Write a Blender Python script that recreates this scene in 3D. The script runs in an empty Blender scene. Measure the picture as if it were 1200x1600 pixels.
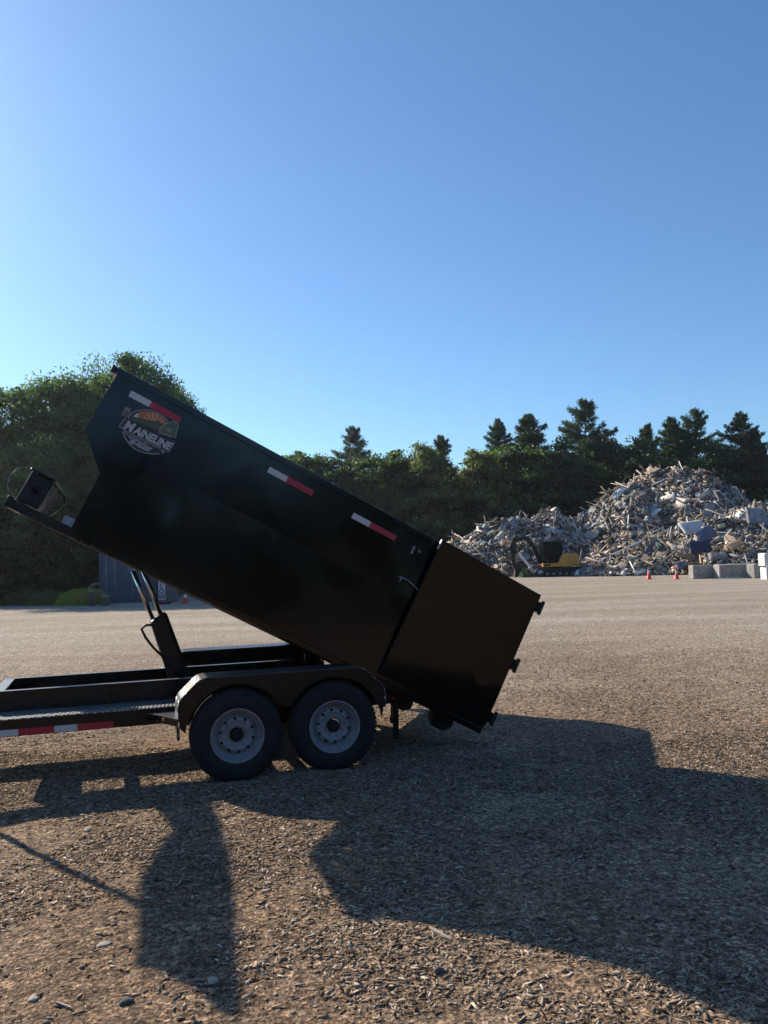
import bpy, bmesh, math, random
import numpy as np
from mathutils import Vector, Matrix
R = math.radians
random.seed(7)
# ------------------------------------------------------------------ camera, light, exposure
S = bpy.context.scene
C = S.collection
F_PX, PITCH, ROLL, CAM_H = 1299.5, 0.0555763, -0.0301748, 1.851
_F = np.array([0, math.cos(PITCH), math.sin(PITCH)]); _R0 = np.array([1., 0, 0]); _U0 = np.cross(_R0, _F)
_R = math.cos(ROLL) * _R0 + math.sin(ROLL) * _U0
_U = -math.sin(ROLL) * _R0 + math.cos(ROLL) * _U0
cam = bpy.data.cameras.new("camera"); co = bpy.data.objects.new("camera", cam); C.objects.link(co)
cam.sensor_fit = 'VERTICAL'; cam.sensor_height = 36; cam.lens = F_PX / 1600 * 36
cam.clip_start = 0.05; cam.clip_end = 6000
co.matrix_world = Matrix(((_R[0], _U[0], -_F[0], 0), (_R[1], _U[1], -_F[1], 0), (_R[2], _U[2], -_F[2], CAM_H), (0, 0, 0, 1)))
S.camera = co
S.view_settings.view_transform = 'Standard'; S.view_settings.look = 'None'
S.view_settings.gamma = 1; S.view_settings.use_curve_mapping = False
S.view_settings.exposure = 0.5
SUN_S, SUN_W = 0.85, -1.55            # shadow offset per metre of height, along / across the trailer
YAW = 0.315279
D = np.array([math.cos(YAW), math.sin(YAW), 0]); N = np.array([-math.sin(YAW), math.cos(YAW), 0]); Z = np.array([0, 0, 1.])
_sh = D * SUN_S + N * SUN_W
to_sun = np.array([-_sh[0], -_sh[1], 1.]); to_sun /= np.linalg.norm(to_sun)
ELEV = math.asin(to_sun[2]); AZ = math.atan2(to_sun[0], to_sun[1])     # from +Y towards +X
sl = bpy.data.lights.new("sun", 'SUN'); sl.energy = 5.0; sl.angle = R(0.53); sl.color = (1.0, 0.90, 0.76)
so = bpy.data.objects.new("sun", sl); C.objects.link(so)
so.rotation_mode = 'QUATERNION'; so.rotation_quaternion = Vector(-to_sun).to_track_quat('-Z', 'Y'); so.location = (-30, 25, 30)
W = bpy.data.worlds.new("World"); S.world = W; W.use_nodes = True
nt = W.node_tree; bg = nt.nodes['Background']
sky = nt.nodes.new('ShaderNodeTexSky'); sky.sky_type = 'NISHITA'; sky.sun_disc = False
sky.sun_elevation = ELEV; sky.sun_rotation = AZ
sky.air_density = 1.0; sky.dust_density = 0.5; sky.ozone_density = 3.0; sky.altitude = 50
tint = nt.nodes.new('ShaderNodeMix'); tint.data_type = 'RGBA'; tint.blend_type = 'MULTIPLY'; tint.inputs[0].default_value = 1
tint.inputs[7].default_value = (.77, 1.0, 1.18, 1)
nt.links.new(sky.outputs[0], tint.inputs[6]); nt.links.new(tint.outputs[2], bg.inputs[0]); bg.inputs[1].default_value = 0.094

# ------------------------------------------------------------------ helpers
def at(x, y, Y):
    """world point seen at photo pixel (x, y) at distance Y in front of the camera"""
    d = _F + (x - 600) / F_PX * _R - (y - 800) / F_PX * _U
    return np.array([0, 0, CAM_H]) + d * (Y / d[1])
def horizon(x): return 872.3 + 0.0302 * (600 - x)
def gx(x, Y): p = at(x, horizon(x), Y); return np.array([p[0], p[1], 0.])
def mpp(Y): return Y / F_PX
TX, TY = -1.28975, 7.10653
T0 = np.array([TX, TY, 0])
def TW(s, w, z): return T0 + D * s + N * w + Z * z              # trailer frame: along, across, up
TA = R(28.3); BO = (2.95, 1.44)
def BW(u, w, t):                                               # tilted bin frame: from rear forward, across, down from top
    return TW(BO[0] - u * math.cos(TA) - t * math.sin(TA), w, BO[1] + u * math.sin(TA) - t * math.cos(TA))

def tag(o, label=None, cat=None, group=None, kind=None):
    if label: o['label'] = label
    if cat: o['category'] = cat
    if group: o['group'] = group
    if kind: o['kind'] = kind
    return o
def thing(name, label, cat, loc, group=None):
    o = bpy.data.objects.new(name, None); C.objects.link(o); o.location = tuple(float(a) for a in loc)
    o.empty_display_size = 0.2
    return tag(o, label, cat, group)

class MB:
    def __init__(s): s.v = []; s.f = []; s.sm = []; s.cuts = []
    def mark(s, m): s.cuts.append((len(s.f), m))
    def add(s, vs, fs, smooth=False):
        b = len(s.v); s.v += [tuple(float(c) for c in v) for v in vs]
        s.f += [tuple(b + i for i in f) for f in fs]; s.sm += [smooth] * len(fs)
    def hexa(s, p):  # 8 points: bottom 4, top 4
        s.add(p, [(3, 2, 1, 0), (4, 5, 6, 7), (0, 1, 5, 4), (1, 2, 6, 5), (2, 3, 7, 6), (3, 0, 4, 7)])
    def box(s, f, a0, a1, b0, b1, c0, c1):
        s.hexa([f(a0, b0, c0), f(a1, b0, c0), f(a1, b1, c0), f(a0, b1, c0), f(a0, b0, c1), f(a1, b0, c1), f(a1, b1, c1), f(a0, b1, c1)])
    def prism(s, lo, hi):  # two matching rings
        n = len(lo); s.add(list(lo) + list(hi), [tuple(range(n))[::-1], tuple(range(n, 2 * n))] + [(i, (i + 1) % n, n + (i + 1) % n, n + i) for i in range(n)])
    def tube(s, pts, r, n=10, cap=True):
        pts = [np.array(p, float) for p in pts]; rs = r if hasattr(r, '__len__') else [r] * len(pts)
        up = None; vs = []
        for i, p in enumerate(pts):
            d = pts[min(i + 1, len(pts) - 1)] - pts[max(i - 1, 0)]; d /= np.linalg.norm(d) + 1e-9
            if up is None: up = np.array([0, 0, 1.]) if abs(d[2]) < .9 else np.array([1., 0, 0])
            a = np.cross(d, up); a /= np.linalg.norm(a); b = np.cross(a, d); up = b
            for k in range(n):
                t = 2 * math.pi * k / n; vs.append(p + rs[i] * (math.cos(t) * a + math.sin(t) * b))
        fs = [(i * n + k, i * n + (k + 1) % n, (i + 1) * n + (k + 1) % n, (i + 1) * n + k) for i in range(len(pts) - 1) for k in range(n)]
        s.add(vs, fs, True)
        if cap:
            b = len(s.v) - len(vs)
            s.f += [tuple(b + k for k in range(n))[::-1], tuple(len(s.v) - n + k for k in range(n))]; s.sm += [False, False]
    def lathe(s, c, ax, e1, prof, n=48, smooth=True):  # prof: (radius, along axis)
        e2 = np.cross(ax, e1); vs = []
        for r, h in prof:
            for k in range(n):
                t = 2 * math.pi * k / n; vs.append(c + ax * h + r * (math.cos(t) * e1 + math.sin(t) * e2))
        fs = [(i * n + k, i * n + (k + 1) % n, (i + 1) * n + (k + 1) % n, (i + 1) * n + k) for i in range(len(prof) - 1) for k in range(n)]
        s.add(vs, fs, smooth)
    def build(s, name, mat, parent=None, bevel=0, fix=True):
        off = np.array(parent_loc(parent)) if parent else np.zeros(3)
        me = bpy.data.meshes.new(name); me.from_pydata([tuple(np.array(v) - off) for v in s.v], [], s.f); me.update()
        me.polygons.foreach_set('use_smooth', s.sm)
        if fix:
            bm = bmesh.new(); bm.from_mesh(me); bmesh.ops.recalc_face_normals(bm, faces=bm.faces); bm.to_mesh(me); bm.free()
        me.materials.append(mat)
        for a, m2 in s.cuts:
            me.materials.append(m2); k = len(me.materials) - 1
            for q in range(a, len(me.polygons)): me.polygons[q].material_index = k
        o = bpy.data.objects.new(name, me); C.objects.link(o)
        if parent: o.parent = parent
        if bevel:
            m = o.modifiers.new('bevel', 'BEVEL'); m.width = bevel; m.segments = 2; m.limit_method = 'ANGLE'; m.angle_limit = R(40)
        return o
def parent_loc(p):
    l = np.array(p.location)
    while p.parent: p = p.parent; l = l + np.array(p.location)
    return l
def fast_mesh(name, v, f, mat, col=None, smooth=False, parent=None, link=True):
    """v (n,3), f (m,k) arrays; col (n,3) per-vertex real colour"""
    me = bpy.data.meshes.new(name); v = np.asarray(v, np.float32); f = np.asarray(f, np.int32); k = f.shape[1]
    me.vertices.add(len(v)); me.vertices.foreach_set('co', v.ravel())
    me.loops.add(f.size); me.loops.foreach_set('vertex_index', f.ravel())
    me.polygons.add(len(f)); me.polygons.foreach_set('loop_start', np.arange(0, f.size, k, dtype=np.int32))
    me.polygons.foreach_set('loop_total', np.full(len(f), k, np.int32))
    if smooth: me.polygons.foreach_set('use_smooth', np.ones(len(f), bool))
    if col is not None:
        a = me.color_attributes.new('col', 'FLOAT_COLOR', 'POINT')
        c4 = np.ones((len(v), 4), np.float32); c4[:, :3] = col; a.data.foreach_set('color', c4.ravel())
    me.update(calc_edges=True); me.validate()
    me.materials.append(mat)
    if not link: return me
    o = bpy.data.objects.new(name, me); C.objects.link(o)
    if parent: o.parent = parent
    return o

# ------------------------------------------------------------------ materials
def mat(name):
    m = bpy.data.materials.new(name); m.use_nodes = True
    return m, m.node_tree, m.node_tree.nodes['Principled BSDF']
def node(t, typ, **kw):
    n = t.nodes.new(typ)
    for k, v in kw.items():
        if k in n.inputs.keys(): n.inputs[k].default_value = v
        else: setattr(n, k, v)
    return n
def ramp(t, fac, stops):
    r = t.nodes.new('ShaderNodeValToRGB'); e = r.color_ramp.elements
    while len(e) < len(stops): e.new(0.5)
    for q, (p, c) in zip(e, stops): q.position = p; q.color = (*c, 1)
    t.links.new(fac, r.inputs[0]); return r.outputs[0]
def simple(name, c1, c2=None, rough=.6, metal=0, scale=8, bump=0, bscale=30, spec=.5, coat=0):
    m, t, b = mat(name); c2 = c2 or tuple(x * .8 for x in c1)
    tc = node(t, 'ShaderNodeTexCoord'); n = node(t, 'ShaderNodeTexNoise', Scale=scale, Detail=6.)
    t.links.new(tc.outputs['Object'], n.inputs['Vector'])
    t.links.new(ramp(t, n.outputs[0], [(.35, c1), (.65, c2)]), b.inputs['Base Color'])
    b.inputs['Roughness'].default_value = rough; b.inputs['Metallic'].default_value = metal
    b.inputs['Specular IOR Level'].default_value = spec; b.inputs['Coat Weight'].default_value = coat
    if bump:
        n2 = node(t, 'ShaderNodeTexNoise', Scale=bscale, Detail=5.); t.links.new(tc.outputs['Object'], n2.inputs['Vector'])
        bp = node(t, 'ShaderNodeBump', Strength=bump, Distance=.02); t.links.new(n2.outputs[0], bp.inputs['Height'])
        t.links.new(bp.outputs[0], b.inputs['Normal'])
    return m
def paint(name, col, dust=(.09, .075, .06), rough=.12, scr=.25, spec=.4):
    """glossy enamel over steel, with faint dust, small scratches and a very slight oil-canning of the sheet"""
    m, t, b = mat(name); tc = node(t, 'ShaderNodeTexCoord')
    n = node(t, 'ShaderNodeTexNoise', Scale=2.3, Detail=9., Roughness=.65); t.links.new(tc.outputs['Object'], n.inputs['Vector'])
    n3 = node(t, 'ShaderNodeTexNoise', Scale=9., Detail=4.); t.links.new(tc.outputs['Object'], n3.inputs['Vector'])
    mul = node(t, 'ShaderNodeMath', operation='MULTIPLY'); t.links.new(n.outputs[0], mul.inputs[0]); t.links.new(n3.outputs[0], mul.inputs[1])
    t.links.new(ramp(t, mul.outputs[0], [(.2, col), (.42, tuple(c + d * scr for c, d in zip(col, dust)))]), b.inputs['Base Color'])
    rr = node(t, 'ShaderNodeMapRange', **{'From Min': .3, 'From Max': .7, 'To Min': rough * .6, 'To Max': rough * 1.9})
    t.links.new(n.outputs[0], rr.inputs[0]); t.links.new(rr.outputs[0], b.inputs['Roughness'])
    b.inputs['Specular IOR Level'].default_value = spec
    n2 = node(t, 'ShaderNodeTexNoise', Scale=1.1, Detail=2.); t.links.new(tc.outputs['Object'], n2.inputs['Vector'])
    bp = node(t, 'ShaderNodeBump', Strength=.35, Distance=.02); t.links.new(n2.outputs[0], bp.inputs['Height']); t.links.new(bp.outputs[0], b.inputs['Normal'])
    return m
def colattr(name, rough=.85, bump=0., trans=0., spec=.3):
    m, t, b = mat(name); a = node(t, 'ShaderNodeVertexColor', layer_name='col')
    tc = node(t, 'ShaderNodeTexCoord'); n = node(t, 'ShaderNodeTexNoise', Scale=9., Detail=5.); t.links.new(tc.outputs['Object'], n.inputs['Vector'])
    mx = node(t, 'ShaderNodeMix', data_type='RGBA', blend_type='MULTIPLY'); mx.inputs[0].default_value = .5
    t.links.new(a.outputs[0], mx.inputs[6]); t.links.new(ramp(t, n.outputs[0], [(.3, (.55, .55, .55)), (.7, (1.25, 1.25, 1.25))]), mx.inputs[7])
    t.links.new(mx.outputs[2], b.inputs['Base Color']); b.inputs['Roughness'].default_value = rough; b.inputs['Specular IOR Level'].default_value = spec
    if trans:
        tr = node(t, 'ShaderNodeBsdfTranslucent'); ms = node(t, 'ShaderNodeMixShader'); ms.inputs[0].default_value = trans
        g = node(t, 'ShaderNodeMix', data_type='RGBA', blend_type='MULTIPLY'); g.inputs[0].default_value = 1; g.inputs[7].default_value = (1.05, 1.35, .62, 1)
        t.links.new(mx.outputs[2], g.inputs[6]); t.links.new(g.outputs[2], tr.inputs[0])
        t.links.new(b.outputs[0], ms.inputs[1]); t.links.new(tr.outputs[0], ms.inputs[2]); t.links.new(ms.outputs[0], t.nodes['Material Output'].inputs[0])
    return m
M_black = paint('black_enamel', (.0012, .0014, .0018), rough=.09, scr=.025, spec=.34)
M_frame = paint('frame_black', (.002, .002, .0023), rough=.22, scr=.07, spec=.35)
M_under = simple('undercoat', (.004, .004, .004), (.009, .008, .007), rough=.7, bump=.3)
M_rubber = simple('tyre_rubber', (.004, .004, .0044), (.007, .0068, .0065), rough=.75, scale=20, bump=.2, bscale=90)
M_rim = simple('white_rim', (.25, .25, .26), (.18, .18, .185), rough=.42, scale=14)
M_dark = simple('dark_recess', (.006, .006, .006), (.01, .01, .01), rough=.9)
M_chrome = simple('chrome', (.75, .75, .74), (.6, .6, .58), rough=.18, metal=1)
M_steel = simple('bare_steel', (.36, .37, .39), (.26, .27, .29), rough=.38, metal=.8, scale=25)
M_white_tape = simple('tape_white', (.55, .54, .53), (.48, .47, .46), rough=.45, scale=60)
M_red_tape = simple('tape_red', (.42, .012, .035), (.34, .01, .028), rough=.4, scale=60)
M_dwhite = simple('decal_white', (.50, .50, .50), (.40, .40, .40), rough=.4)
M_dgrey = simple('decal_grey', (.22, .21, .20), (.17, .165, .16), rough=.5)
M_dblack = simple('decal_black', (.012, .012, .013), (.02, .02, .02), rough=.4)
M_dorange = simple('decal_orange', (.50, .16, .07), (.40, .13, .06), rough=.5)
M_dpale = simple('decal_pale', (.62, .36, .22), (.5, .3, .18), rough=.5)
M_dgreen = simple('decal_green', (.085, .12, .06), (.06, .09, .045), rough=.5)
M_dhill = simple('decal_hill', (.06, .075, .05), (.09, .09, .05), rough=.5, scale=60)
M_conc = simple('concrete', (.36, .34, .31), (.25, .24, .22), rough=.9, scale=5, bump=.4)
M_wblock = simple('white_block', (.75, .74, .72), (.62, .61, .58), rough=.85, scale=3, bump=.2)
M_orange = simple('cone_orange', (.75, .05, .035), (.62, .04, .03), rough=.5)
M_reflw = simple('cone_collar', (.7, .68, .66), (.6, .58, .56), rough=.5)
M_yellow = simple('excavator_yellow', (.60, .30, .045), (.45, .23, .04), rough=.45, scale=4)
M_glass = simple('tinted_glass', (.004, .006, .007), (.006, .008, .009), rough=.08, spec=.25)
M_cont = simple('container_blue', (.060, .085, .13), (.045, .065, .10), rough=.55, scale=3)
M_bark = simple('bark', (.085, .068, .052), (.05, .04, .032), rough=.95, scale=6, bump=.6)
M_leaf = colattr('leaves', rough=.55, trans=.5, spec=.45)
M_needle = colattr('needles', rough=.6, trans=.22, spec=.3)
M_debris = colattr('debris', rough=.85)
M_chip = colattr('wood_chip', rough=1., spec=.04)
M_weed = colattr('weeds', rough=.6, trans=.4)

def tread_mat():
    m, t, b = mat('tread_plate'); tc = node(t, 'ShaderNodeTexCoord')
    def lugs(ang, off):
        mp = node(t, 'ShaderNodeMapping'); mp.inputs['Rotation'].default_value = (0, 0, ang); mp.inputs['Scale'].default_value = (1, .34, .34); mp.inputs['Location'].default_value = (off, off, 0)
        v = node(t, 'ShaderNodeTexVoronoi', Scale=34., Randomness=0.); v.voronoi_dimensions = '3D'
        t.links.new(tc.outputs['Object'], mp.inputs[0]); t.links.new(mp.outputs[0], v.inputs['Vector'])
        r = node(t, 'ShaderNodeMapRange', **{'From Min': .18, 'From Max': .32, 'To Min': 1., 'To Max': 0.}); t.links.new(v.outputs['Distance'], r.inputs[0]); return r.outputs[0]
    a = lugs(YAW + .78, 0); c = lugs(YAW - .78, .2)
    mx = node(t, 'ShaderNodeMath', operation='MAXIMUM'); t.links.new(a, mx.inputs[0]); t.links.new(c, mx.inputs[1])
    bp = node(t, 'ShaderNodeBump', Strength=.9, Distance=.004); t.links.new(mx.outputs[0], bp.inputs['Height']); t.links.new(bp.outputs[0], b.inputs['Normal'])
    t.links.new(ramp(t, mx.outputs[0], [(0., (.07, .07, .072)), (1., (.55, .55, .56))]), b.inputs['Base Color'])  # pale lug colour stands in for sun glint on the plate
    b.inputs['Metallic'].default_value = .3; b.inputs['Roughness'].default_value = .38
    return m
M_tread = tread_mat()

def ground_mat():
    m, t, b = mat('gravel_yard'); tc = node(t, 'ShaderNodeTexCoord'); P = tc.outputs['Object']
    def noise(sc, det=8., ro=.6):
        n = node(t, 'ShaderNodeTexNoise', Scale=sc, Detail=det, Roughness=ro); t.links.new(P, n.inputs['Vector']); return n.outputs[0]
    def vor(sc):
        n = node(t, 'ShaderNodeTexVoronoi', Scale=sc); t.links.new(P, n.inputs['Vector']); return n
    big = ramp(t, noise(.22, 6.), [(.33, (.175, .115, .073)), (.5, (.265, .185, .124)), (.68, (.36, .28, .205))])
    # far part of the yard is paler packed gravel
    sx = node(t, 'ShaderNodeSeparateXYZ'); t.links.new(P, sx.inputs[0])
    wob = node(t, 'ShaderNodeMath', operation='MULTIPLY_ADD'); t.links.new(noise(.12, 4.), wob.inputs[0]); wob.inputs[1].default_value = 14.; t.links.new(sx.outputs[1], wob.inputs[2])
    fr = node(t, 'ShaderNodeMapRange', **{'From Min': 14., 'From Max': 30.}); t.links.new(wob.outputs[0], fr.inputs[0])
    m1 = node(t, 'ShaderNodeMix', data_type='RGBA'); t.links.new(fr.outputs[0], m1.inputs[0]); t.links.new(big, m1.inputs[6])
    mp = node(t, 'ShaderNodeMapping'); mp.inputs['Scale'].default_value = (.06, .5, 1); mp.inputs['Rotation'].default_value = (0, 0, .25); t.links.new(P, mp.inputs[0])
    tr = node(t, 'ShaderNodeTexNoise', Scale=1., Detail=6., Roughness=.6); t.links.new(mp.outputs[0], tr.inputs['Vector'])
    t.links.new(ramp(t, tr.outputs[0], [(.3, (.31, .26, .205)), (.5, (.40, .35, .29)), (.7, (.47, .42, .36))]), m1.inputs[7])
    v = vor(38.); v2 = vor(95.); v3 = vor(11.)
    spk = node(t, 'ShaderNodeMix', data_type='RGBA', blend_type='MULTIPLY'); spk.inputs[0].default_value = .85
    sc = node(t, 'ShaderNodeSeparateColor'); t.links.new(v.outputs['Color'], sc.inputs[0])
    t.links.new(m1.outputs[2], spk.inputs[6]); t.links.new(ramp(t, sc.outputs[0], [(0., (.32, .29, .27)), (.35, (.8, .77, .73)), (.8, (1.15, 1.12, 1.06)), (1., (2.0, 1.92, 1.8))]), spk.inputs[7])
    spk2 = node(t, 'ShaderNodeMix', data_type='RGBA', blend_type='MULTIPLY'); spk2.inputs[0].default_value = .85
    sc2 = node(t, 'ShaderNodeSeparateColor'); t.links.new(v2.outputs['Color'], sc2.inputs[0])
    t.links.new(spk.outputs[2], spk2.inputs[6]); t.links.new(ramp(t, sc2.outputs[1], [(0., (.35, .34, .33)), (.6, (1., 1., 1.)), (1., (1.9, 1.82, 1.7))]), spk2.inputs[7])
    sp3 = node(t, 'ShaderNodeMix', data_type='RGBA', blend_type='MULTIPLY'); sp3.inputs[0].default_value = .5
    t.links.new(spk2.outputs[2], sp3.inputs[6]); t.links.new(ramp(t, noise(3.2, 8., .7), [(.35, (.72, .68, .64)), (.62, (1.12, 1.12, 1.12))]), sp3.inputs[7])
    t.links.new(sp3.outputs[2], b.inputs['Base Color']); b.inputs['Roughness'].default_value = .95; b.inputs['Specular IOR Level'].default_value = .15
    def bump(h, st, di, prev=None):
        x = node(t, 'ShaderNodeBump', Strength=st, Distance=di); t.links.new(h, x.inputs['Height'])
        if prev: t.links.new(prev, x.inputs['Normal'])
        return x.outputs[0]
    b1 = bump(noise(2.2, 8., .65), .55, .06); b2 = bump(v.outputs['Distance'], .8, .012, b1); b3 = bump(noise(22., 6., .7), .9, .02, b2); b4 = bump(v3.outputs['Distance'], .35, .03, b3)
    t.links.new(b4, b.inputs['Normal']); return m
M_ground = ground_mat()

# ------------------------------------------------------------------ noise for geometry
rng = np.random.default_rng(11)
_tab = rng.random((256, 256)).astype(np.float32)
def vnoise(x, y):
    xi = np.floor(x).astype(int); yi = np.floor(y).astype(int); fx = x - xi; fy = y - yi
    fx = fx * fx * (3 - 2 * fx); fy = fy * fy * (3 - 2 * fy); a = lambda i, j: _tab[i % 256, j % 256]
    return (a(xi, yi) * (1 - fx) + a(xi + 1, yi) * fx) * (1 - fy) + (a(xi, yi + 1) * (1 - fx) + a(xi + 1, yi + 1) * fx) * fy
def fbm(x, y, o=4, sc=1.):
    r = 0; amp = 1.; tot = 0
    for i in range(o): r = r + amp * vnoise(x * sc + 17.3 * i, y * sc + 5.1 * i); tot += amp; amp *= .5; sc *= 2.07
    return r / tot

# ------------------------------------------------------------------ ground: one sheet, finely modelled near the camera
def gz(x, y):
    edge = np.clip(np.minimum(np.minimum(x + 7, 9 - x), np.minimum(y - 1.5, 15.5 - y)) / 2.5, 0, 1)
    return edge * ((fbm(x, y, 4, 1.3) - .5) * .045 + (fbm(x, y, 3, 9.) - .5) * .014 + .012)
xs = np.concatenate([[-1500, -400, -120, -60, -40, -25, -15, -10], np.arange(-7, 9.001, .03), [12, 18, 30, 45, 70, 130, 400, 1500]])
ys = np.concatenate([[-1500, -300, -60, -20, -5], np.arange(1.5, 15.501, .03), [18, 22, 28, 36, 45, 60, 80, 120, 250, 700, 3500]])
gxx, gyy = np.meshgrid(xs, ys); gzz = gz(gxx, gyy)
gv = np.stack([gxx, gyy, gzz], -1).reshape(-1, 3); nx, ny = len(xs), len(ys)
ii = (np.arange(ny - 1)[:, None] * nx + np.arange(nx - 1)[None]).ravel()
ground = fast_mesh('ground', gv, np.stack([ii, ii + 1, ii + nx + 1, ii + nx], 1), M_ground, smooth=True)
tag(ground, kind='structure')

CUBE = np.array([[-1, -1, -1], [1, -1, -1], [1, 1, -1], [-1, 1, -1], [-1, -1, 1], [1, -1, 1], [1, 1, 1], [-1, 1, 1]], float)
CF = np.array([[3, 2, 1, 0], [4, 5, 6, 7], [0, 1, 5, 4], [1, 2, 6, 5], [2, 3, 7, 6], [3, 0, 4, 7]])
def pieces(cen, ax, up, half, jit=.18, r=rng):
    """many jittered slabs: cen (n,3), ax long axis, up rough normal, half (n,3)"""
    n = len(cen); ax = ax / np.linalg.norm(ax, axis=1, keepdims=True)
    b = np.cross(up, ax); b /= np.linalg.norm(b, axis=1, keepdims=True) + 1e-9; c = np.cross(ax, b)
    k = CUBE[None] * (1 + r.uniform(-jit, jit, (n, 8, 3)) * np.array([1, 1.6, 1])) * half[:, None]
    v = cen[:, None] + k[..., :1] * ax[:, None] + k[..., 1:2] * b[:, None] + k[..., 2:] * c[:, None]
    f = (CF[None] + np.arange(n)[:, None, None] * 8).reshape(-1, 4)
    return v.reshape(-1, 3), f
def pick(pal, n, r=rng, var=.18):
    pal = np.array(pal); w = pal[:, 3] / pal[:, 3].sum(); i = r.choice(len(pal), n, p=w)
    return pal[i, :3] * r.uniform(1 - var, 1 + var, (n, 1))

# wood chips and splinters lying on the yard
def scatter_chips(n, y0, y1, lmin, lmax, seed, xr=.62, keep=.37, fade=False):
    r = np.random.default_rng(seed); y = np.sqrt(r.uniform(y0 ** 2, y1 ** 2, n * 3)); x = r.uniform(-xr, xr, n * 3) * y + 0.3
    d = fbm(x + 40, y, 4, .7) * .6 + fbm(x, y + 9, 3, 2.6) * .4
    kp = r.random(n * 3) < np.clip((d - keep) * 8, .07, 1) * (np.clip((17.5 - y) / 7, 0, 1) ** 1.3 if fade else 1); x, y = x[kp][:n], y[kp][:n]; m = len(x)
    l = lmin + (lmax - lmin) * r.random(m) ** 4.0; wd = l * r.uniform(.12, .42, m); wd = np.clip(wd, .002, .011) ; h = r.uniform(.0005, .0018, m) * (1 + l * 22)
    a = r.uniform(0, math.pi * 2, m); tilt = r.normal(0, .13, m)
    ax = np.stack([np.cos(a) * np.cos(tilt), np.sin(a) * np.cos(tilt), np.sin(tilt)], 1)
    up = np.stack([r.normal(0, .22, m), r.normal(0, .22, m), np.ones(m)], 1)
    cen = np.stack([x, y, gz(x, y) + h * .6 + r.uniform(-.001, .004, m)], 1)
    v, f = pieces(cen, ax, up, np.stack([l, wd, h], 1) * .5 * np.array([1, 1, 1.1]), .3, r)
    col = pick([(.43, .33, .235, 3.5), (.32, .235, .16, 4.5), (.18, .125, .083, 3.5), (.085, .06, .042, 2), (.56, .46, .355, 1.1), (.27, .225, .18, 1)], m, r)
    return v, f, np.repeat(col, 8, 0)
A = scatter_chips(165000, 2.8, 8.5, .005, .050, 1); B = scatter_chips(90000, 6.5, 17.5, .009, .05, 2, fade=True)
v = np.concatenate([A[0], B[0]]); f = np.concatenate([A[1], B[1] + len(A[0])]); c_ = np.concatenate([A[2], B[2]])
chips = fast_mesh('wood_chips', v, f, M_chip, c_)
tag(chips, kind='stuff')
# gravel and crumbs between the chips
def scatter_stones(n, y0, y1, s0, s1, seed):
    r = np.random.default_rng(seed); y = np.sqrt(r.uniform(y0 ** 2, y1 ** 2, n)); x = r.uniform(-.6, .62, n) * y
    ico = [];
    p = (1 + 5 ** .5) / 2
    base = np.array([(-1, p, 0), (1, p, 0), (-1, -p, 0), (1, -p, 0), (0, -1, p), (0, 1, p), (0, -1, -p), (0, 1, -p), (p, 0, -1), (p, 0, 1), (-p, 0, -1), (-p, 0, 1)]) / 1.9
    fc = np.array([(0, 11, 5), (0, 5, 1), (0, 1, 7), (0, 7, 10), (0, 10, 11), (1, 5, 9), (5, 11, 4), (11, 10, 2), (10, 7, 6), (7, 1, 8), (3, 9, 4), (3, 4, 2), (3, 2, 6), (3, 6, 8), (3, 8, 9), (4, 9, 5), (2, 4, 11), (6, 2, 10), (8, 6, 7), (9, 8, 1)])
    s = s0 + (s1 - s0) * r.random(n) ** 6; sc = s[:, None] * r.uniform(.45, 1.1, (n, 3)) * np.array([1.1, 1, .6])
    v = base[None] * sc[:, None] * (1 + r.uniform(-.38, .38, (n, 12, 3))); a = r.uniform(0, 6.3, n); ca, sa = np.cos(a)[:, None], np.sin(a)[:, None]
    X = v[..., 0] * ca - v[..., 1] * sa + x[:, None]; Y = v[..., 0] * sa + v[..., 1] * ca + y[:, None]; Zz = v[..., 2] + (gz(x, y) + sc[:, 2] * .3)[:, None]
    col = pick([(.28, .22, .165, 3), (.20, .15, .11, 3), (.36, .30, .24, 1), (.14, .105, .08, 1)], n, r)
    return np.stack([X, Y, Zz], -1).reshape(-1, 3), (fc[None] + np.arange(n)[:, None, None] * 12).reshape(-1, 3), np.repeat(col, 12, 0)
sv, sf, sc_ = scatter_stones(26000, 2.8, 13, .0025, .019, 5)
tag(fast_mesh('loose_gravel', sv, sf, M_chip, sc_), kind='stuff')

# ------------------------------------------------------------------ single stones and splinters that stand out
def gpt(x, y):
    d = _F + (x - 600) / F_PX * _R - (y - 800) / F_PX * _U; k = -CAM_H / d[2]; p = np.array([0, 0, CAM_H]) + d * k
    return p[0], p[1]
def stone(px, py, sx, sy, sz, label, mt, seed, name='stone', cat='stone', group=None):
    r = random.Random(seed); x, y = gpt(px, py); z = float(gz(np.array(x), np.array(y)))
    bm = bmesh.new(); bmesh.ops.create_icosphere(bm, subdivisions=2, radius=1)
    rot = r.uniform(0, 3)
    for v in bm.verts:
        k = 1 + .22 * math.sin(v.co.x * 3.1 + seed) * math.cos(v.co.y * 2.7 + seed * 2) + r.uniform(-.06, .06)
        v.co = Vector((v.co.x * sx * k, v.co.y * sy * k, v.co.z * sz * k)); v.co.rotate(Matrix.Rotation(rot, 3, 'Z'))
    me = bpy.data.meshes.new(name); bm.to_mesh(me); bm.free(); me.materials.append(mt)
    o = bpy.data.objects.new(name, me); C.objects.link(o); o.location = (x, y, z + sz * .45)
    return tag(o, label, cat, group)
M_st1 = simple('stone_dark', (.13, .12, .12), (.08, .075, .07), rough=.9, scale=30, bump=.5)
M_st2 = simple('stone_tan', (.40, .34, .28), (.33, .28, .23), rough=.9, scale=30, bump=.4)
stone(686, 1526, .026, .020, .018, 'dark grey angular stone on the sunlit chips below the long shadow edge', M_st1, 3)
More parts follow.
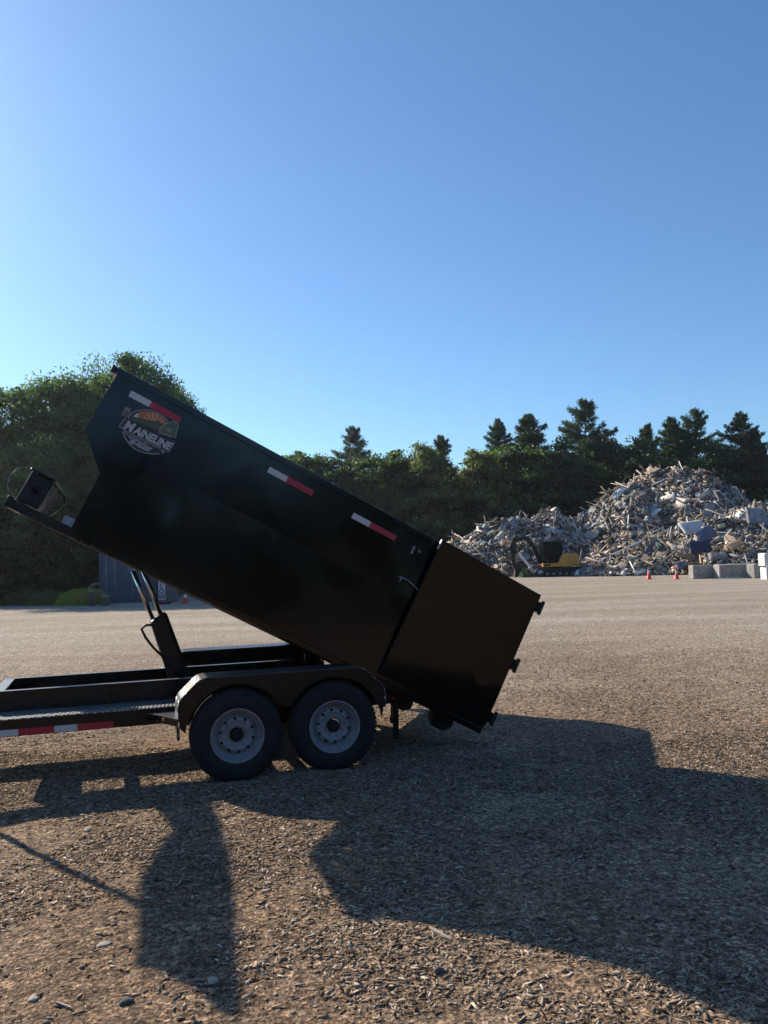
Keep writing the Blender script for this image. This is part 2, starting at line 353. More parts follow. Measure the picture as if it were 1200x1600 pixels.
stone(333, 1542, .035, .026, .010, 'flat tan stone left of the tip of the pointed shadow', M_st2, 5)
stone(163, 1479, .034, .026, .009, 'flat tan stone in the sunlit chips above the lower left corner', M_st2, 8)
stone(52, 1562, .030, .022, .009, 'small flat tan stone nearest the lower left corner', M_st2, 12)
stone(136, 1304, .040, .024, .010, 'long flat pale stone on the sunlit strip below the trailer shadow', M_st2, 17)
stone(197, 1630 - 60, .030, .020, .015, 'dark brown lump of bark left of the pointed shadow tip', M_st1, 21, 'bark_lump', 'bark lump')
def stick(px, py, L, wd, ang, label, seed):
    x, y = gpt(px, py); z = float(gz(np.array(x), np.array(y))); r = random.Random(seed); m = MB()
    f = lambda a, b, c: np.array([x + a * math.cos(ang) - b * math.sin(ang), y + a * math.sin(ang) + b * math.cos(ang), z + c])
    ring = []
    k = 7
    for i in range(k):
        a = -L / 2 + L * i / (k - 1); ww = wd * (1 - .6 * abs(2 * i / (k - 1) - 1) ** 3) * r.uniform(.8, 1.15); off = r.uniform(-.1, .1) * wd
        ring.append([f(a, off - ww / 2, .006), f(a, off + ww / 2, .006), f(a, off + ww / 2 * .7, .006 + wd * .45), f(a, off - ww / 2 * .8, .006 + wd * .4)])
    vs = [p for q in ring for p in q]
    fs = [(i * 4 + j, i * 4 + (j + 1) % 4, i * 4 + 4 + (j + 1) % 4, i * 4 + 4 + j) for i in range(k - 1) for j in range(4)] + [(3, 2, 1, 0), tuple(4 * k - 4 + j for j in range(4))]
    m.add(vs, fs); o = m.build('wood_splinter', M_splint); return tag(o, label, 'wood splinter')
M_splint = simple('splinter', (.46, .39, .32), (.34, .27, .21), rough=.9, scale=50)
stick(688, 1467, .17, .018, -.95, 'long pale wood splinter on the chips just below the big shadow edge', 1)
stick(586, 1447, .09, .014, -1.1, 'short thick pale wood splinter left of the big shadow edge', 2)
stick(100, 1660 - 85, .11, .012, 2.6, 'thin wood splinter at the lower left near the flat tan stone', 3)

# ------------------------------------------------------------------ the trailer
tr = thing('dump_trailer', 'black tandem axle tilt trailer with tread plate fenders under the raised black bin', 'trailer', TW(.42, 1.295, 0))
# main frame: outer rails low, inner cradle trough higher
m = MB()
for w0, w1 in ((.45, .51), (2.08, 2.14)):
    m.box(TW, -3.1, 1.55, w0, w1, .468, .605)                       # outer rails
m.build('outer_rail', M_frame, tr, bevel=.004)
for w0 in (.85, 1.72):
    r_ = MB(); r_.box(TW, -2.02 if w0 < 1 else -2.0, .86, w0, w0 + .055, .50, .79); r_.build('cradle_rail', M_frame, tr, bevel=.004)
m = MB(); m.hexa([TW(-2.02, .905, .50), TW(-1.92, .905, .50), TW(-1.92, 1.72, .50), TW(-2.02, 1.72, .50), TW(-2.00, .905, .788), TW(-1.90, .905, .788), TW(-1.90, 1.72, .788), TW(-2.00, 1.72, .788)])
m.build('front_cross_beam', M_frame, tr, bevel=.004)
for s in (-1.32, -.62, .1, .8):
    m = MB(); m.box(TW, s, s + .07, .905, 1.72, .50, .57); m.box(TW, s, s + .07, .51, .85, .50, .57); m.box(TW, s, s + .07, 1.775, 2.08, .50, .57); m.build('cross_member', M_frame, tr, bevel=.003)
m = MB(); m.box(TW, .87, 1.55, .85, .93, .50, .66); m.box(TW, .87, 1.55, 1.69, 1.775, .50, .66); m.box(TW, 1.552, 1.64, .45, 2.14, .46, .60); m.build('rear_frame', M_frame, tr, bevel=.004)
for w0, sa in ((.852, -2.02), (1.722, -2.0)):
    m = MB(); m.box(TW, sa, .84, w0, w0 + .051, .7905, .7935); m.build('rail_highlight', M_steel, tr)  # pale strip paints the sun-lit line along the rail top
m = MB(); m.hexa([TW(-1.995, .91, .789), TW(-1.905, .91, .789), TW(-1.905, 1.715, .789), TW(-1.995, 1.715, .789), TW(-1.995, .91, .792), TW(-1.905, .91, .792), TW(-1.905, 1.715, .792), TW(-1.995, 1.715, .792)]); m.build('rail_highlight', M_steel, tr)  # same painted sunlight on top of the front cross beam
# running boards of tread plate
for w0, w1 in ((.445, .848), (1.777, 2.145)):
    m = MB(); m.box(TW, -2.6, -.47, w0, w1, .606, .614); m.build('running_board', M_tread, tr)
m = MB(); m.prism([TW(-.72, .447, .565), TW(-.49, .447, .565), TW(-.49, .0, .565)], [TW(-.72, .447, .572), TW(-.49, .447, .572), TW(-.49, .0, .572)]); m.build('step_gusset', M_tread, tr)
m = MB(); m.prism([TW(-.715, .447, .51), TW(-.495, .447, .51), TW(-.495, .02, .51)], [TW(-.715, .447, .563), TW(-.495, .447, .563), TW(-.495, .02, .563)]); m.build('gusset_box', M_frame, tr)
# draw bar going forward out of the picture, with tool box and jack
m = MB()
for a, b in ((.47, 1.25), (2.12, 1.34)):
    m.hexa([TW(-3.1, a - .03, .47), TW(-3.1, a + .03, .47), TW(-4.6, b + .03, .47), TW(-4.6, b - .03, .47), TW(-3.1, a - .03, .6), TW(-3.1, a + .03, .6), TW(-4.6, b + .03, .6), TW(-4.6, b - .03, .6)])
m.box(TW, -3.1, -3.03, .511, 2.079, .47, .6); m.build('draw_bar', M_frame, tr)
m = MB(); m.box(TW, -3.75, -3.15, .95, 1.65, .602, 1.0); m.build('tool_box', M_frame, tr, bevel=.01)
m = MB(); m.tube([TW(-4.3, 1.295, .05), TW(-4.3, 1.295, .95)], .035); m.box(TW, -4.38, -4.22, 1.21, 1.37, .0, .05); m.build('jack_stand', M_frame, tr)
# unseen post and panel, added and outlined to cast the pointed ground shadow
tm = [(4.57, 3.21), (3.18, 3.18), (2.05, 3.07), (1.26, 2.99), (.95, 2.96), (.85, 2.91), (.94, 2.82), (.94, 2.65), (.84, 2.50), (1.09, 2.53), (1.65, 2.56), (2.01, 2.58), (2.78, 2.74), (3.35, 2.86), (3.69, 2.80), (3.80, 2.62)]
m = MB(); m.prism([TW(-3.04, a, z) for a, z in tm], [TW(-2.98, a, z) for a, z in tm]); tmo = m.build('shadow_panel', M_rubber, tr, bevel=.01)
m = MB(); m.tube([TW(-3.0, 1.60, 1.0), TW(-3.0, 1.58, 1.46), TW(-3.0, 1.54, 2.0), TW(-3.0, 1.56, 2.6)], .03); m.build('shadow_post', M_frame, tr)
# fenders
def fender(side):
    w0, w1 = (0.0, .33) if side == 0 else (2.26, 2.59)
    prof = [(-.49, .43), (-.49, .66), (-.482, .705), (-.46, .742), (-.33, .868), (-.295, .888), (-.25, .898), (1.06, .898), (1.11, .888), (1.145, .868), (1.28, .74), (1.312, .70), (1.32, .65), (1.32, .52)]
    inn = [(-.484, .43), (-.484, .66), (-.476, .702), (-.455, .738), (-.326, .862), (-.292, .881), (-.25, .891), (1.06, .891), (1.107, .881), (1.141, .862), (1.275, .736), (1.306, .698), (1.313, .65), (1.313, .52)]
    m = MB(); ring = prof + inn[::-1]
    m.prism([TW(a, w0, z) for a, z in ring], [TW(a, w1, z) for a, z in ring]); f = m.build('fender', M_tread, tr)
    # skirt with two wheel arches
    ws = w0 + .012 if side == 0 else w1 - .022
    r_ = .435; cs = (0, .8467); pts = [(-.478, .50), (-.478, .66), (-.470, .70), (-.450, .735), (-.322, .858), (-.288, .878), (-.25, .888), (1.06, .888), (1.103, .878), (1.137, .858), (1.27, .733), (1.30, .695), (1.307, .65), (1.307, .55)]
    arch = []
    for cxx, a0, a1 in ((.8467, 5, 152), (0, 32, 172)):
        for k in range(15):
            a = R(a0 + (a1 - a0) * k / 14); arch.append((cxx + r_ * math.cos(a), .391 + r_ * math.sin(a)))
    ring = pts + [q for q in arch if q[1] > .42]
    m = MB(); m.prism([TW(a, ws, z) for a, z in ring], [TW(a, ws + .008, z) for a, z in ring]); m.build('skirt', M_frame, f)
    m = MB(); m.box(TW, -.498, -.475, w0 + .01, w0 + .05, .40, .50); m.build('fender_stay', M_frame, f)
    m = MB(); m.box(TW, .415, .43, (ws - .006) if side == 0 else ws + .009, (ws - .001) if side == 0 else ws + .014, .60, .80); m.build('skirt_rib', M_frame, f)
    wi = w1 - .014 if side == 0 else w0 + .006; ring = [(-.47, .615), (-.47, .69), (-.29, .87), (-.25, .886), (1.06, .886), (1.10, .87), (1.30, .68), (1.30, .55), (-.40, .55)]
    m = MB(); m.prism([TW(a, wi, z) for a, z in ring], [TW(a, wi + .008, z) for a, z in ring]); m.build('inner_wall', M_frame, f)
    return f
fender(0); fender(1)
# wheels
def wheel(s, side):
    sg = -1 if side == 0 else 1; wo = 0. if side == 0 else 2.59
    c = TW(s, wo, .391) ; ax = N * (-sg)     # pointing inwards from the outer face
    e1 = D
    w = bpy.data.objects.new('wheel', None); C.objects.link(w); w.parent = tr; w.location = tuple(c + ax * .11 - parent_loc(tr))
    m = MB()
    prof = [(.225, .012), (.235, .004), (.26, .0), (.30, -.006), (.335, .0), (.362, .012), (.378, .026), (.386, .045), (.391, .06), (.391, .175), (.386, .19), (.37, .208), (.30, .225), (.225, .215), (.222, .2), (.222, .02), (.225, .012)]
    m.lathe(c, ax, e1, prof, 72)
    e2 = np.cross(ax, e1)
    for k in range(60):                        # shoulder lugs
        a = 2 * math.pi * k / 60; rd = math.cos(a) * e1 + math.sin(a) * e2; tg = -math.sin(a) * e1 + math.cos(a) * e2
        f = lambda A_, B_, C_: c + rd * A_ + tg * B_ + ax * C_
        m.box(f, .372, .3925, -.0115, .0115, .032, .085); m.box(f, .386, .3935, -.013, .013, .1, .13)
    m.build('tyre', M_rubber, w)
    for i, (ra, hh) in enumerate(((.345, -.0035), (.282, -.0035))):
        q = MB(); q.lathe(c, ax, e1, [(ra - .003, hh + .004), (ra, hh), (ra + .003, hh + .004)], 72); q.build('sidewall_ring', M_rubber, w)
    m = MB()   # steel rim, dished
    m.lathe(c, ax, e1, [(.228, .022), (.229, .003), (.224, .000), (.216, .004), (.212, .020), (.205, .030), (.196, .040), (.191, .062), (.184, .066), (.177, .074), (.173, .098), (.164, .086), (.152, .066), (.128, .052), (.118, .054), (.114, .060), (.085, .062), (.062, .062), (.060, .075)], 64)
    m.mark(M_dark)
    for k in range(10):
        a = 2 * math.pi * (k + .35) / 10; p = c + (math.cos(a) * e1 + math.sin(a) * e2) * .140
        m.lathe(p, ax, e1, [(.0, .0508), (.0130, .0515), (.0133, .06)], 14)
    m.lathe(c, ax, e1, [(.0, .036), (.030, .036), (.050, .042), (.0535, .066)], 32)
    m.mark(M_steel)
    for k in range(8):
        a = 2 * math.pi * (k + .5) / 8; p = c + (math.cos(a) * e1 + math.sin(a) * e2) * .084
        m.lathe(p, ax, e1, [(.0, .046), (.0075, .046), (.0085, .050), (.0085, .063)], 6, False)
    m.build('rim', M_rim, w)
for s in (0, .8467):
    wheel(s, 0); wheel(s, 1)
for s in (0, .8467):
    m = MB(); m.tube([TW(s, .22, .391), TW(s, 2.37, .391)], .045); m.build('axle', M_under, tr)
for wv in (.47, 2.1):
    m = MB()
    for cx in (0, .8467):
        for k in range(4):
            m.hexa([TW(cx - .36 + .05 * k, wv - .03, .455 - .010 * k), TW(cx + .36 - .05 * k, wv - .03, .455 - .010 * k), TW(cx + .36 - .05 * k, wv + .03, .455 - .010 * k), TW(cx - .36 + .05 * k, wv + .03, .455 - .010 * k),
                    TW(cx - .36 + .05 * k, wv - .03, .463 - .010 * k), TW(cx + .36 - .05 * k, wv - .03, .463 - .010 * k), TW(cx + .36 - .05 * k, wv + .03, .463 - .010 * k), TW(cx - .36 + .05 * k, wv + .03, .463 - .010 * k)])
    m.build('leaf_spring', M_under, tr)
# marker light, reflective tape on the outer rail, rear light and stabiliser post
m = MB(); m.box(TW, -.605, -.575, .19, .215, .535, .56); m.build('marker_light', simple('amber_lens', (.6, .25, .06), (.5, .2, .05), rough=.3), tr, bevel=.004)
def railtape(s0, s1, mt):
    m = MB(); m.box(TW, s0, s1, .4475, .4497, .474, .527); m.build('reflective_tape', mt, tr)
for s0, s1, mt in ((-2.75, -2.48, M_red_tape), (-2.48, -2.3, M_white_tape), (-2.3, -2.03, M_red_tape), (-2.03, -1.748, M_white_tape), (-1.748, -1.468, M_red_tape), (-1.468, -1.287, M_white_tape), (-1.287, -.998, M_red_tape)):
    railtape(s0, s1, mt)
m = MB(); m.box(TW, 1.505, 1.56, .36, .44, .33, .50); m.box(TW, 1.515, 1.565, .385, .42, .14, .40); m.box(TW, 1.48, 1.56, .36, .40, .30, .36); m.build('stabiliser_post', M_frame, tr, bevel=.003)
m = MB(); m.tube([TW(1.535, .43, .52), TW(1.535, .458, .52)], .018, 16); m.build('rear_light', simple('red_lens', (.6, .02, .03), (.5, .02, .02), rough=.25), tr)
m = MB(); m.box(TW, .80, .85, .905, .93, .79, .93); m.prism([TW(.79, .86, .791), TW(.86, .86, .791), TW(.82, .86, .94), TW(.78, .86, .94)], [TW(.79, .90, .791), TW(.86, .90, .791), TW(.82, .90, .94), TW(.78, .90, .94)]); m.build('hinge_bracket', M_frame, tr)
# pivot under the rear of the tilt deck
m = MB(); m.tube([TW(1.5, .7, .66), TW(1.5, 1.9, .66)], .05); m.box(TW, 1.40, 1.58, .86, .9, .55, .80); m.box(TW, 1.40, 1.58, 1.7, 1.74, .55, .80); m.build('rear_pivot', M_frame, tr)
# tilting deck with its winch tower
deck = MB()
for w0 in (.80, 1.70): deck.box(BW, .9, 4.68, w0, w0 + .09, 1.35, 1.435)
for u in (1.0, 1.8, 2.6, 3.4, 4.1, 4.62): deck.box(BW, u, u + .07, .891, 1.699, 1.397, 1.43)
dk = deck.build('tilt_deck', M_frame, tr, bevel=.004)
m = MB()
m.box(BW, 4.47, 4.67, .86, 1.74, 1.05, 1.344)
m.box(BW, 4.45, 4.69, .84, 1.76, 1.03, 1.049)
tower = m.build('winch_box', M_frame, dk, bevel=.008)
for w_ in (.90, 1.66):
    m = MB()
    pts = [(4.47, 1.08), (4.40, 1.10), (4.365, 1.155), (4.39, 1.25), (4.44, 1.345)]
    for (ua, ta), (ub, tb) in zip(pts[:-1], pts[1:]):
        m.hexa([BW(ua, w_, ta), BW(ua, w_ + .06, ta), BW(ub, w_ + .06, tb), BW(ub, w_, tb), BW(ua - .012, w_, ta - .012), BW(ua - .012, w_ + .06, ta - .012), BW(ub - .012, w_ + .06, tb - .004), BW(ub - .012, w_, tb - .004)])
    m.build('winch_bracket', M_frame, dk)
m = MB(); m.tube([BW(4.64, .87, 1.03), BW(4.72, .87, 1.035), BW(4.79, .87, 1.09), BW(4.815, .87, 1.18), BW(4.79, .87, 1.27), BW(4.72, .87, 1.34)], .0035, 6); m.build('cable', M_steel, dk)
m = MB(); m.lathe(BW(4.56, .846, 1.19), -N, D, [(.0, .0), (.02, .0), (.02, .012), (.035, .016)], 16); m.build('winch_knob', M_frame, dk)
m = MB(); m.box(BW, 4.681, 4.735, .80, 1.79, 1.335, 1.44); m.build('deck_nose', M_frame, dk, bevel=.01)
# hydraulic lift: barrels, rods, hose
def cyl_pts(s0, z0, s1, z1, w, k): return TW(s0 + (s1 - s0) * k, w, z0 + (z1 - z0) * k)
hy = MB()
hy.prism([TW(*q) for q in ((-.655, 1.16, 1.315), (-.50, 1.16, 1.40), (-.225, 1.16, .60), (-.44, 1.16, .60))], [TW(*q) for q in ((-.655, 1.42, 1.315), (-.50, 1.42, 1.40), (-.225, 1.42, .60), (-.44, 1.42, .60))])
hb = hy.build('hydraulic_barrel', M_frame, tr, bevel=.03)
for ds in (0, .078):
    m = MB(); m.tube([TW(-.625 + ds, 1.29, 1.33 + ds * .55), TW(-.80 + ds, 1.29, 1.80 + ds * .5)], .022, 16); m.build('hydraulic_rod', M_chrome, hb)
m = MB(); m.tube([TW(-.76, 1.1, 1.83), TW(-.76, 1.5, 1.83)], .03); m.build('rod_pin', M_frame, hb)
m = MB(); m.tube([TW(-.61, 1.14, 1.28), TW(-.69, 1.12, 1.285), TW(-.735, 1.12, 1.25), TW(-.70, 1.12, 1.17), TW(-.63, 1.12, 1.07), TW(-.545, 1.12, .98), TW(-.50, 1.12, .90), TW(-.45, 1.12, .78), TW(-.42, 1.12, .62)], .012, 8); m.build('hydraulic_hose', M_rubber, hb)
m = MB(); m.tube([TW(-.36, 1.0, .64), TW(-.36, 1.6, .64)], .04); m.build('barrel_pin', M_frame, hb)

# ------------------------------------------------------------------ the bin
bn = thing('roll_off_bin', 'glossy black steel waste bin tipped up with its rear door folded open', 'waste bin', BW(0, 1.295, 1.5))
W0, W1 = .17, 2.42
OUT = [(4.385, .0), (4.385, .594), (4.11, .862), (4.10, 1.385), (.0, 1.385), (.0, .0)]
def chips_on(m, f, n, seed, a0, a1, b0, b1):   # small scuffs and chips in the enamel
    rr = random.Random(seed); m.mark(M_dgrey)
    for _ in range(n):
        u, t = rr.uniform(a0, a1), rr.uniform(b0, b1); a = rr.uniform(0, 3); L = rr.uniform(.003, .014); q = rr.uniform(.0008, .002); ca, sa = math.cos(a), math.sin(a)
        m.add([f(u + L * ca, t + L * sa), f(u - q * sa, t + q * ca), f(u - L * ca, t - L * sa), f(u + q * sa, t - q * ca)], [(0, 1, 2, 3)])
for wa, wb in ((W0, W0 + .012), (W1 - .012, W1)):
    m = MB(); m.prism([BW(u, wa, t) for u, t in OUT], [BW(u, wb, t) for u, t in OUT])
    if wa == W0: chips_on(m, lambda u, t: BW(u, W0 - .0012, t), 40, 4, .1, 3.9, .65, 1.33)
    side = m.build('side_wall', M_black, bn)
# side sheets: the upper ones flat, the lower one and the strip by the door slightly flared out
def sheet(u0, u1, t0, t1, o00, o10, o01, o11, nu=10, nt_=4):
    m = MB(); k = lambda a, c: BW(u0 + (u1 - u0) * a, W0 - ((o00 * (1 - a) + o10 * a) * (1 - c) + (o01 * (1 - a) + o11 * a) * c), t0 + (t1 - t0) * c)
    g = [[k(i / nu, j / nt_) for i in range(nu + 1)] for j in range(nt_ + 1)]
    vs = [q for row in g for q in row]; fs = [(j * (nu + 1) + i, j * (nu + 1) + i + 1, (j + 1) * (nu + 1) + i + 1, (j + 1) * (nu + 1) + i) for j in range(nt_) for i in range(nu)]
    m.add(vs, fs, True)
    back = [BW(u0, W0 - .0004, t0), BW(u1, W0 - .0004, t0), BW(u1, W0 - .0004, t1), BW(u0, W0 - .0004, t1)]
    c4 = [k(0, 0), k(1, 0), k(1, 1), k(0, 1)]
    for i in range(4): j = (i + 1) % 4; m.add([c4[i], c4[j], back[j], back[i]], [(0, 1, 2, 3)])
    return m.build('side_sheet', M_black, bn)
sheet(1.50, 2.262, .05, .606, .006, .006, .006, .006)
sheet(2.268, 4.36, .05, .583, .005, .005, .005, .005)
sheet(1.10, 1.495, .05, .606, .003, .003, .022, .012)
sheet(1.10, 4.08, .612 + .0, 1.374, .004, .003, .030, .007, 24, 8) if False else sheet(1.10, 3.80, .612, 1.374, .004, .003, .030, .007, 24, 8)
m = MB(); th = .014
fr = [(4.385, .0), (4.385, .594), (4.11, .862), (4.10, 1.385)]
inn = [(4.37, .0), (4.37, .588), (4.095, .856), (4.085, 1.385)]
ring = fr + inn[::-1]
m.prism([BW(u, W0 + .013, t) for u, t in ring], [BW(u, W1 - .013, t) for u, t in ring]); m.build('front_wall', M_black, bn)
m = MB(); m.box(BW, .0, 4.084, W0 + .013, W1 - .013, 1.26, 1.275); m.build('floor', M_under, bn)
m = MB()
for k in range(9): m.box(BW, .15 + .47 * k, .22 + .47 * k, W0 + .013, W1 - .013, 1.276, 1.345)
m.build('floor_joists', M_under, bn)
for w0 in (W0 - .006, W1 - .05):
    m = MB(); m.box(BW, .0, 4.41, w0, w0 + .056, -.012, .045); m.build('top_rail', M_black, bn, bevel=.005)
m = MB(); m.box(BW, 4.36, 4.43, W0 + .052, W1 - .052, -.012, .045); m.box(BW, 4.412, 4.45, W0 - .006, W0 + .05, -.014, .05); m.build('front_top_rail', M_black, bn, bevel=.006)
for w0 in (W0 - .012, W1 - .05):
    m = MB(); m.box(BW, -.03, 3.9, w0, w0 + .062, 1.375, 1.43); m.build('bottom_rail', M_black, bn, bevel=.005)
    m = MB(); m.box(BW, -.035, .03, w0, w0 + .062, .046, 1.374); m.build('rear_post', M_black, bn, bevel=.005)
for w0 in (.93, 1.58):
    m = MB(); m.box(BW, .05, 4.25, w0, w0 + .075, 1.346, 1.394); m.build('skid_rail', M_under, bn)
m = MB(); m.box(BW, 4.112, 4.245, .92, 1.68, 1.27, 1.390); m.build('nose_plate', M_steel, bn, bevel=.004)
for w0 in (.62, 1.80):
    m = MB(); m.tube([BW(.16, w0, 1.455), BW(.16, w0 + .17, 1.455)], .105, 28); rl = m.build('rear_roller', M_under, bn)
    for wq in (w0 - .022, w0 + .173):
        m = MB(); m.box(BW, .08, .24, wq, wq + .018, 1.35, 1.47); m.build('roller_bracket', M_frame, rl)
# near door, swung right round and held against the side
def DW(a, b, t):   # a: 0 hinge..1 free edge, b thickness outwards
    p0 = BW(-.03, W0 - .03, t); p1 = BW(1.155, .066 + .040 * t / 1.33, t); e = p1 - p0; o_ = np.cross(e, BW(0, 0, 1) - BW(0, 0, 0)); o_ /= np.linalg.norm(o_)
    if o_ @ N > 0: o_ = -o_
    return p0 + e * a + o_ * b
m = MB(); m.box(DW, 0.0, 1.0, .0, .012, -.022, 1.335); chips_on(m, lambda a, t: DW(a, .0128, t), 26, 9, .05, .95, .05, 1.28); dr = m.build('rear_door', M_black, bn, bevel=.002)
m = MB()
for a0, a1, t0, t1 in ((.0, .035, -.022, 1.335), (.965, 1., -.022, 1.335), (.036, .964, -.022, .03), (.036, .964, 1.283, 1.335), (.036, .964, .63, .69)):
    m.box(DW, a0, a1, -.02, -.001, t0, t1)
m.build('door_frame', M_black, dr)
m = MB(); m.box(DW, 1.0005, 1.006, -.018, .011, -.02, .075); m.build('edge_highlight', M_dwhite, dr)  # white strip paints the sun-lit top of the door's free edge
for t in (.045, .655, 1.20):
    m = MB(); m.box(BW, -.085, -.036, W0 - .055, W0 + .03, t, t + .10); m.tube([BW(-.075, W0 - .055, t - .02), BW(-.075, W0 - .055, t + .12)], .018, 12)
    m.build('hinge', M_frame, dr, bevel=.003)
m = MB(); m.tube([BW(1.36, W0 - .012, .46), BW(1.28, W0 - .03, .455), BW(1.15, .09, .50)], .006, 8); m.tube([BW(1.33, W0 - .012, .45), BW(1.335, W0 - .02, .50)], .009, 8); m.build('door_hold_back', M_steel, dr)
m = MB(); m.box(BW, 1.338, 1.358, W0 - .03, W0 - .0045, .14, .22); m.box(BW, 1.27, 1.295, W0 - .022, W0 - .0045, .15, .175); m.build('latch_keeper', M_dgrey, bn, bevel=.004)
# far door, standing open beyond the bin
def FW(a, b, t):
    p0 = BW(-.03, W1 + .02, t); p1 = BW(.45, W1 + 1.05, t); e = p1 - p0; o_ = np.cross(e, BW(0, 0, 1) - BW(0, 0, 0)); o_ /= np.linalg.norm(o_)
    return p0 + e * a + o_ * b
m = MB(); m.box(FW, 0.0, 1.0, .0, .04, -.02, 1.335); m.build('rear_door', M_black, bn, bevel=.002)
# reflective tape
for u0, um, u1, t in ((4.217, 4.03, 3.75, .112), (2.881, 2.695, 2.427, .125), (2.009, 1.825, 1.543, .130)):
    for a, b, mt in ((um, u0, M_white_tape), (u1, um, M_red_tape)):
        m = MB(); m.box(BW, a, b, W0 - .0068, W0 - .0053, t, t + .055); m.build('reflective_tape', mt, bn)
# ---- the company decal. logo plane: X right, Y down (1200 units), mapped on to the side wall
def LW(x, y, lift=0.):
    return BW(-4.96667e-4 * x - 2.75714e-4 * y + 4.432286 , W0 - .0062 - lift, -2.80417e-4 * x + 5.28095e-4 * y + .10438)
logo = None
def flat(poly, mt, name, lift, parent):
    bm = bmesh.new(); off = parent_loc(parent) if parent else np.zeros(3)
    vs = [bm.verts.new(Vector(LW(x, y, lift) - off)) for x, y in poly]; fc = bm.faces.new(vs)
    bmesh.ops.triangulate(bm, faces=[fc]); me = bpy.data.meshes.new(name); bm.to_mesh(me); bm.free(); me.materials.append(mt)
    o = bpy.data.objects.new(name, me); C.objects.link(o); o.parent = parent; return o
def line(pts, wd, mt, name, lift, parent, closed=False):
    P = [np.array(p, float) for p in pts]; n = len(P); L_, R_ = [], []
    for i in range(n):
        a = P[(i - 1) % n] if closed or i else P[i]; b = P[(i + 1) % n] if closed or i < n - 1 else P[i]
        d = b - a; d /= np.linalg.norm(d); q = np.array([-d[1], d[0]]) * wd / 2; L_.append(P[i] + q); R_.append(P[i] - q)
    m = MB(); vs = [LW(*p, lift) for p in L_] + [LW(*p, lift) for p in R_]
    m.add(vs, [(i, (i + 1) % n, n + (i + 1) % n, n + i) for i in range(n if closed else n - 1)]); return m.build(name, mt, parent, fix=False)
def text(txt, x, y, size, ang, mt, name, lift, parent, shear=0., bold=0., xs=1., curve=0., align='LEFT'):
    cu = bpy.data.curves.new(name, 'FONT'); cu.body = txt; cu.size = size; cu.shear = shear; cu.offset = bold; cu.align_x = align; cu.resolution_u = 3
    o = bpy.data.objects.new(name + '_tmp', cu); C.objects.link(o); bpy.context.view_layer.update()
    me = bpy.data.meshes.new_from_object(o.evaluated_get(bpy.context.evaluated_depsgraph_get())); bpy.data.objects.remove(o); me.name = name
    off = parent_loc(parent); ca, sa = math.cos(ang), math.sin(ang)
    for v in me.vertices:
        a, b = v.co.x * xs, v.co.y + curve * v.co.x * v.co.x * -1
        v.co = Vector(LW(x + a * ca + b * sa, y + a * sa - b * ca, lift) - off)
    me.materials.clear(); me.materials.append(mt); ob = bpy.data.objects.new(name, me); C.objects.link(ob); ob.parent = parent; return ob
ell_top = [(283, 600), (292, 560), (330, 512), (400, 478), (500, 462), (600, 472), (700, 508), (790, 565), (862, 636)]
ell_bot = [(205, 822), (245, 890), (300, 960), (360, 1020), (430, 1062), (520, 1090), (620, 1103), (730, 1100)]
logo = flat(ell_top + [(905, 720), (900, 900), (840, 1030)] + ell_bot[::-1] + [(215, 740)], M_dblack, 'company_decal', .0004, bn)
lg = logo
flat([(345, 560), (400, 515), (480, 488), (580, 488), (690, 520), (780, 575), (850, 650), (800, 700), (690, 650), (600, 640), (520, 615), (430, 578)], M_dorange, 'sunset', .0007, lg)
for k in range(7):
    a = R(-158 + 22 * k); c0 = (640, 680); fx = lambda r_, aa: (c0[0] + r_ * math.cos(aa) * 1.15, c0[1] + r_ * math.sin(aa))
    rmx = 165 if k < 5 else 150
    flat([fx(40, a), fx(rmx, a - .07), fx(rmx, a + .07)], M_dpale, 'sun_ray', .0010, lg)
flat([(345, 562), (420, 512), (430, 578)], M_dwhite, 'sky_patch', .0010, lg)
flat([(330, 568), (430, 582), (470, 600), (520, 612), (560, 630), (600, 618), (650, 640), (700, 612), (725, 640), (770, 668), (800, 690), (770, 730), (715, 760), (600, 720), (450, 660), (340, 625)], M_dhill, 'hills', .0013, lg)
maine = [(708, 800), (752, 716), (800, 700), (818, 672), (858, 648), (885, 648), (932, 624), (1002, 668), (1000, 735), (968, 780), (975, 815), (965, 868), (915, 858), (880, 846), (835, 828)]
flat(maine, M_dgreen, 'state_shape', .0016, lg); line(maine, 7, M_dwhite, 'state_outline', .0019, lg, True)
flat([(815, 745), (850, 725), (880, 750), (925, 735), (890, 790), (850, 780)], M_dgrey, 'animal_shape', .0019, lg)
line(ell_top, 8, M_dwhite, 'upper_outline', .0010, lg); line(ell_bot, 8, M_dwhite, 'lower_outline', .0010, lg)
flat([(150, 710), (228, 602), (300, 612), (720, 800), (950, 928), (930, 985), (862, 1080), (800, 1050), (230, 742)], M_dblack, 'name_plate', .0022, lg)
line([(150, 710), (228, 600), (245, 600)], 7, M_dwhite, 'name_plate_edge', .0025, lg); line([(150, 710), (215, 742), (240, 745)], 7, M_dwhite, 'name_plate_edge', .0025, lg)
line([(945, 928), (920, 985), (862, 1080), (835, 1072)], 7, M_dwhite, 'name_plate_edge', .0025, lg)
TAN = math.atan2(340, 685)
text('M', 200, 728, 190, TAN, M_dwhite, 'lettering', .0028, lg, shear=.15, bold=6, xs=.95)
text('AINELINE', 352, 795, 156, TAN, M_dwhite, 'lettering', .0028, lg, shear=.15, bold=6, xs=.87)
def bcurve(x): k = (x - 215) / 580; return 800 + 250 * k + 52 * math.sin(math.pi * k) * .35 - 26
up = [(x, bcurve(x) - 24 - 4) for x in range(215, 800, 45)]; dn = [(x - 16, bcurve(x) + 28) for x in range(215, 800, 45)]
flat(up + dn[::-1], M_dgrey, 'banner', .0031, lg)
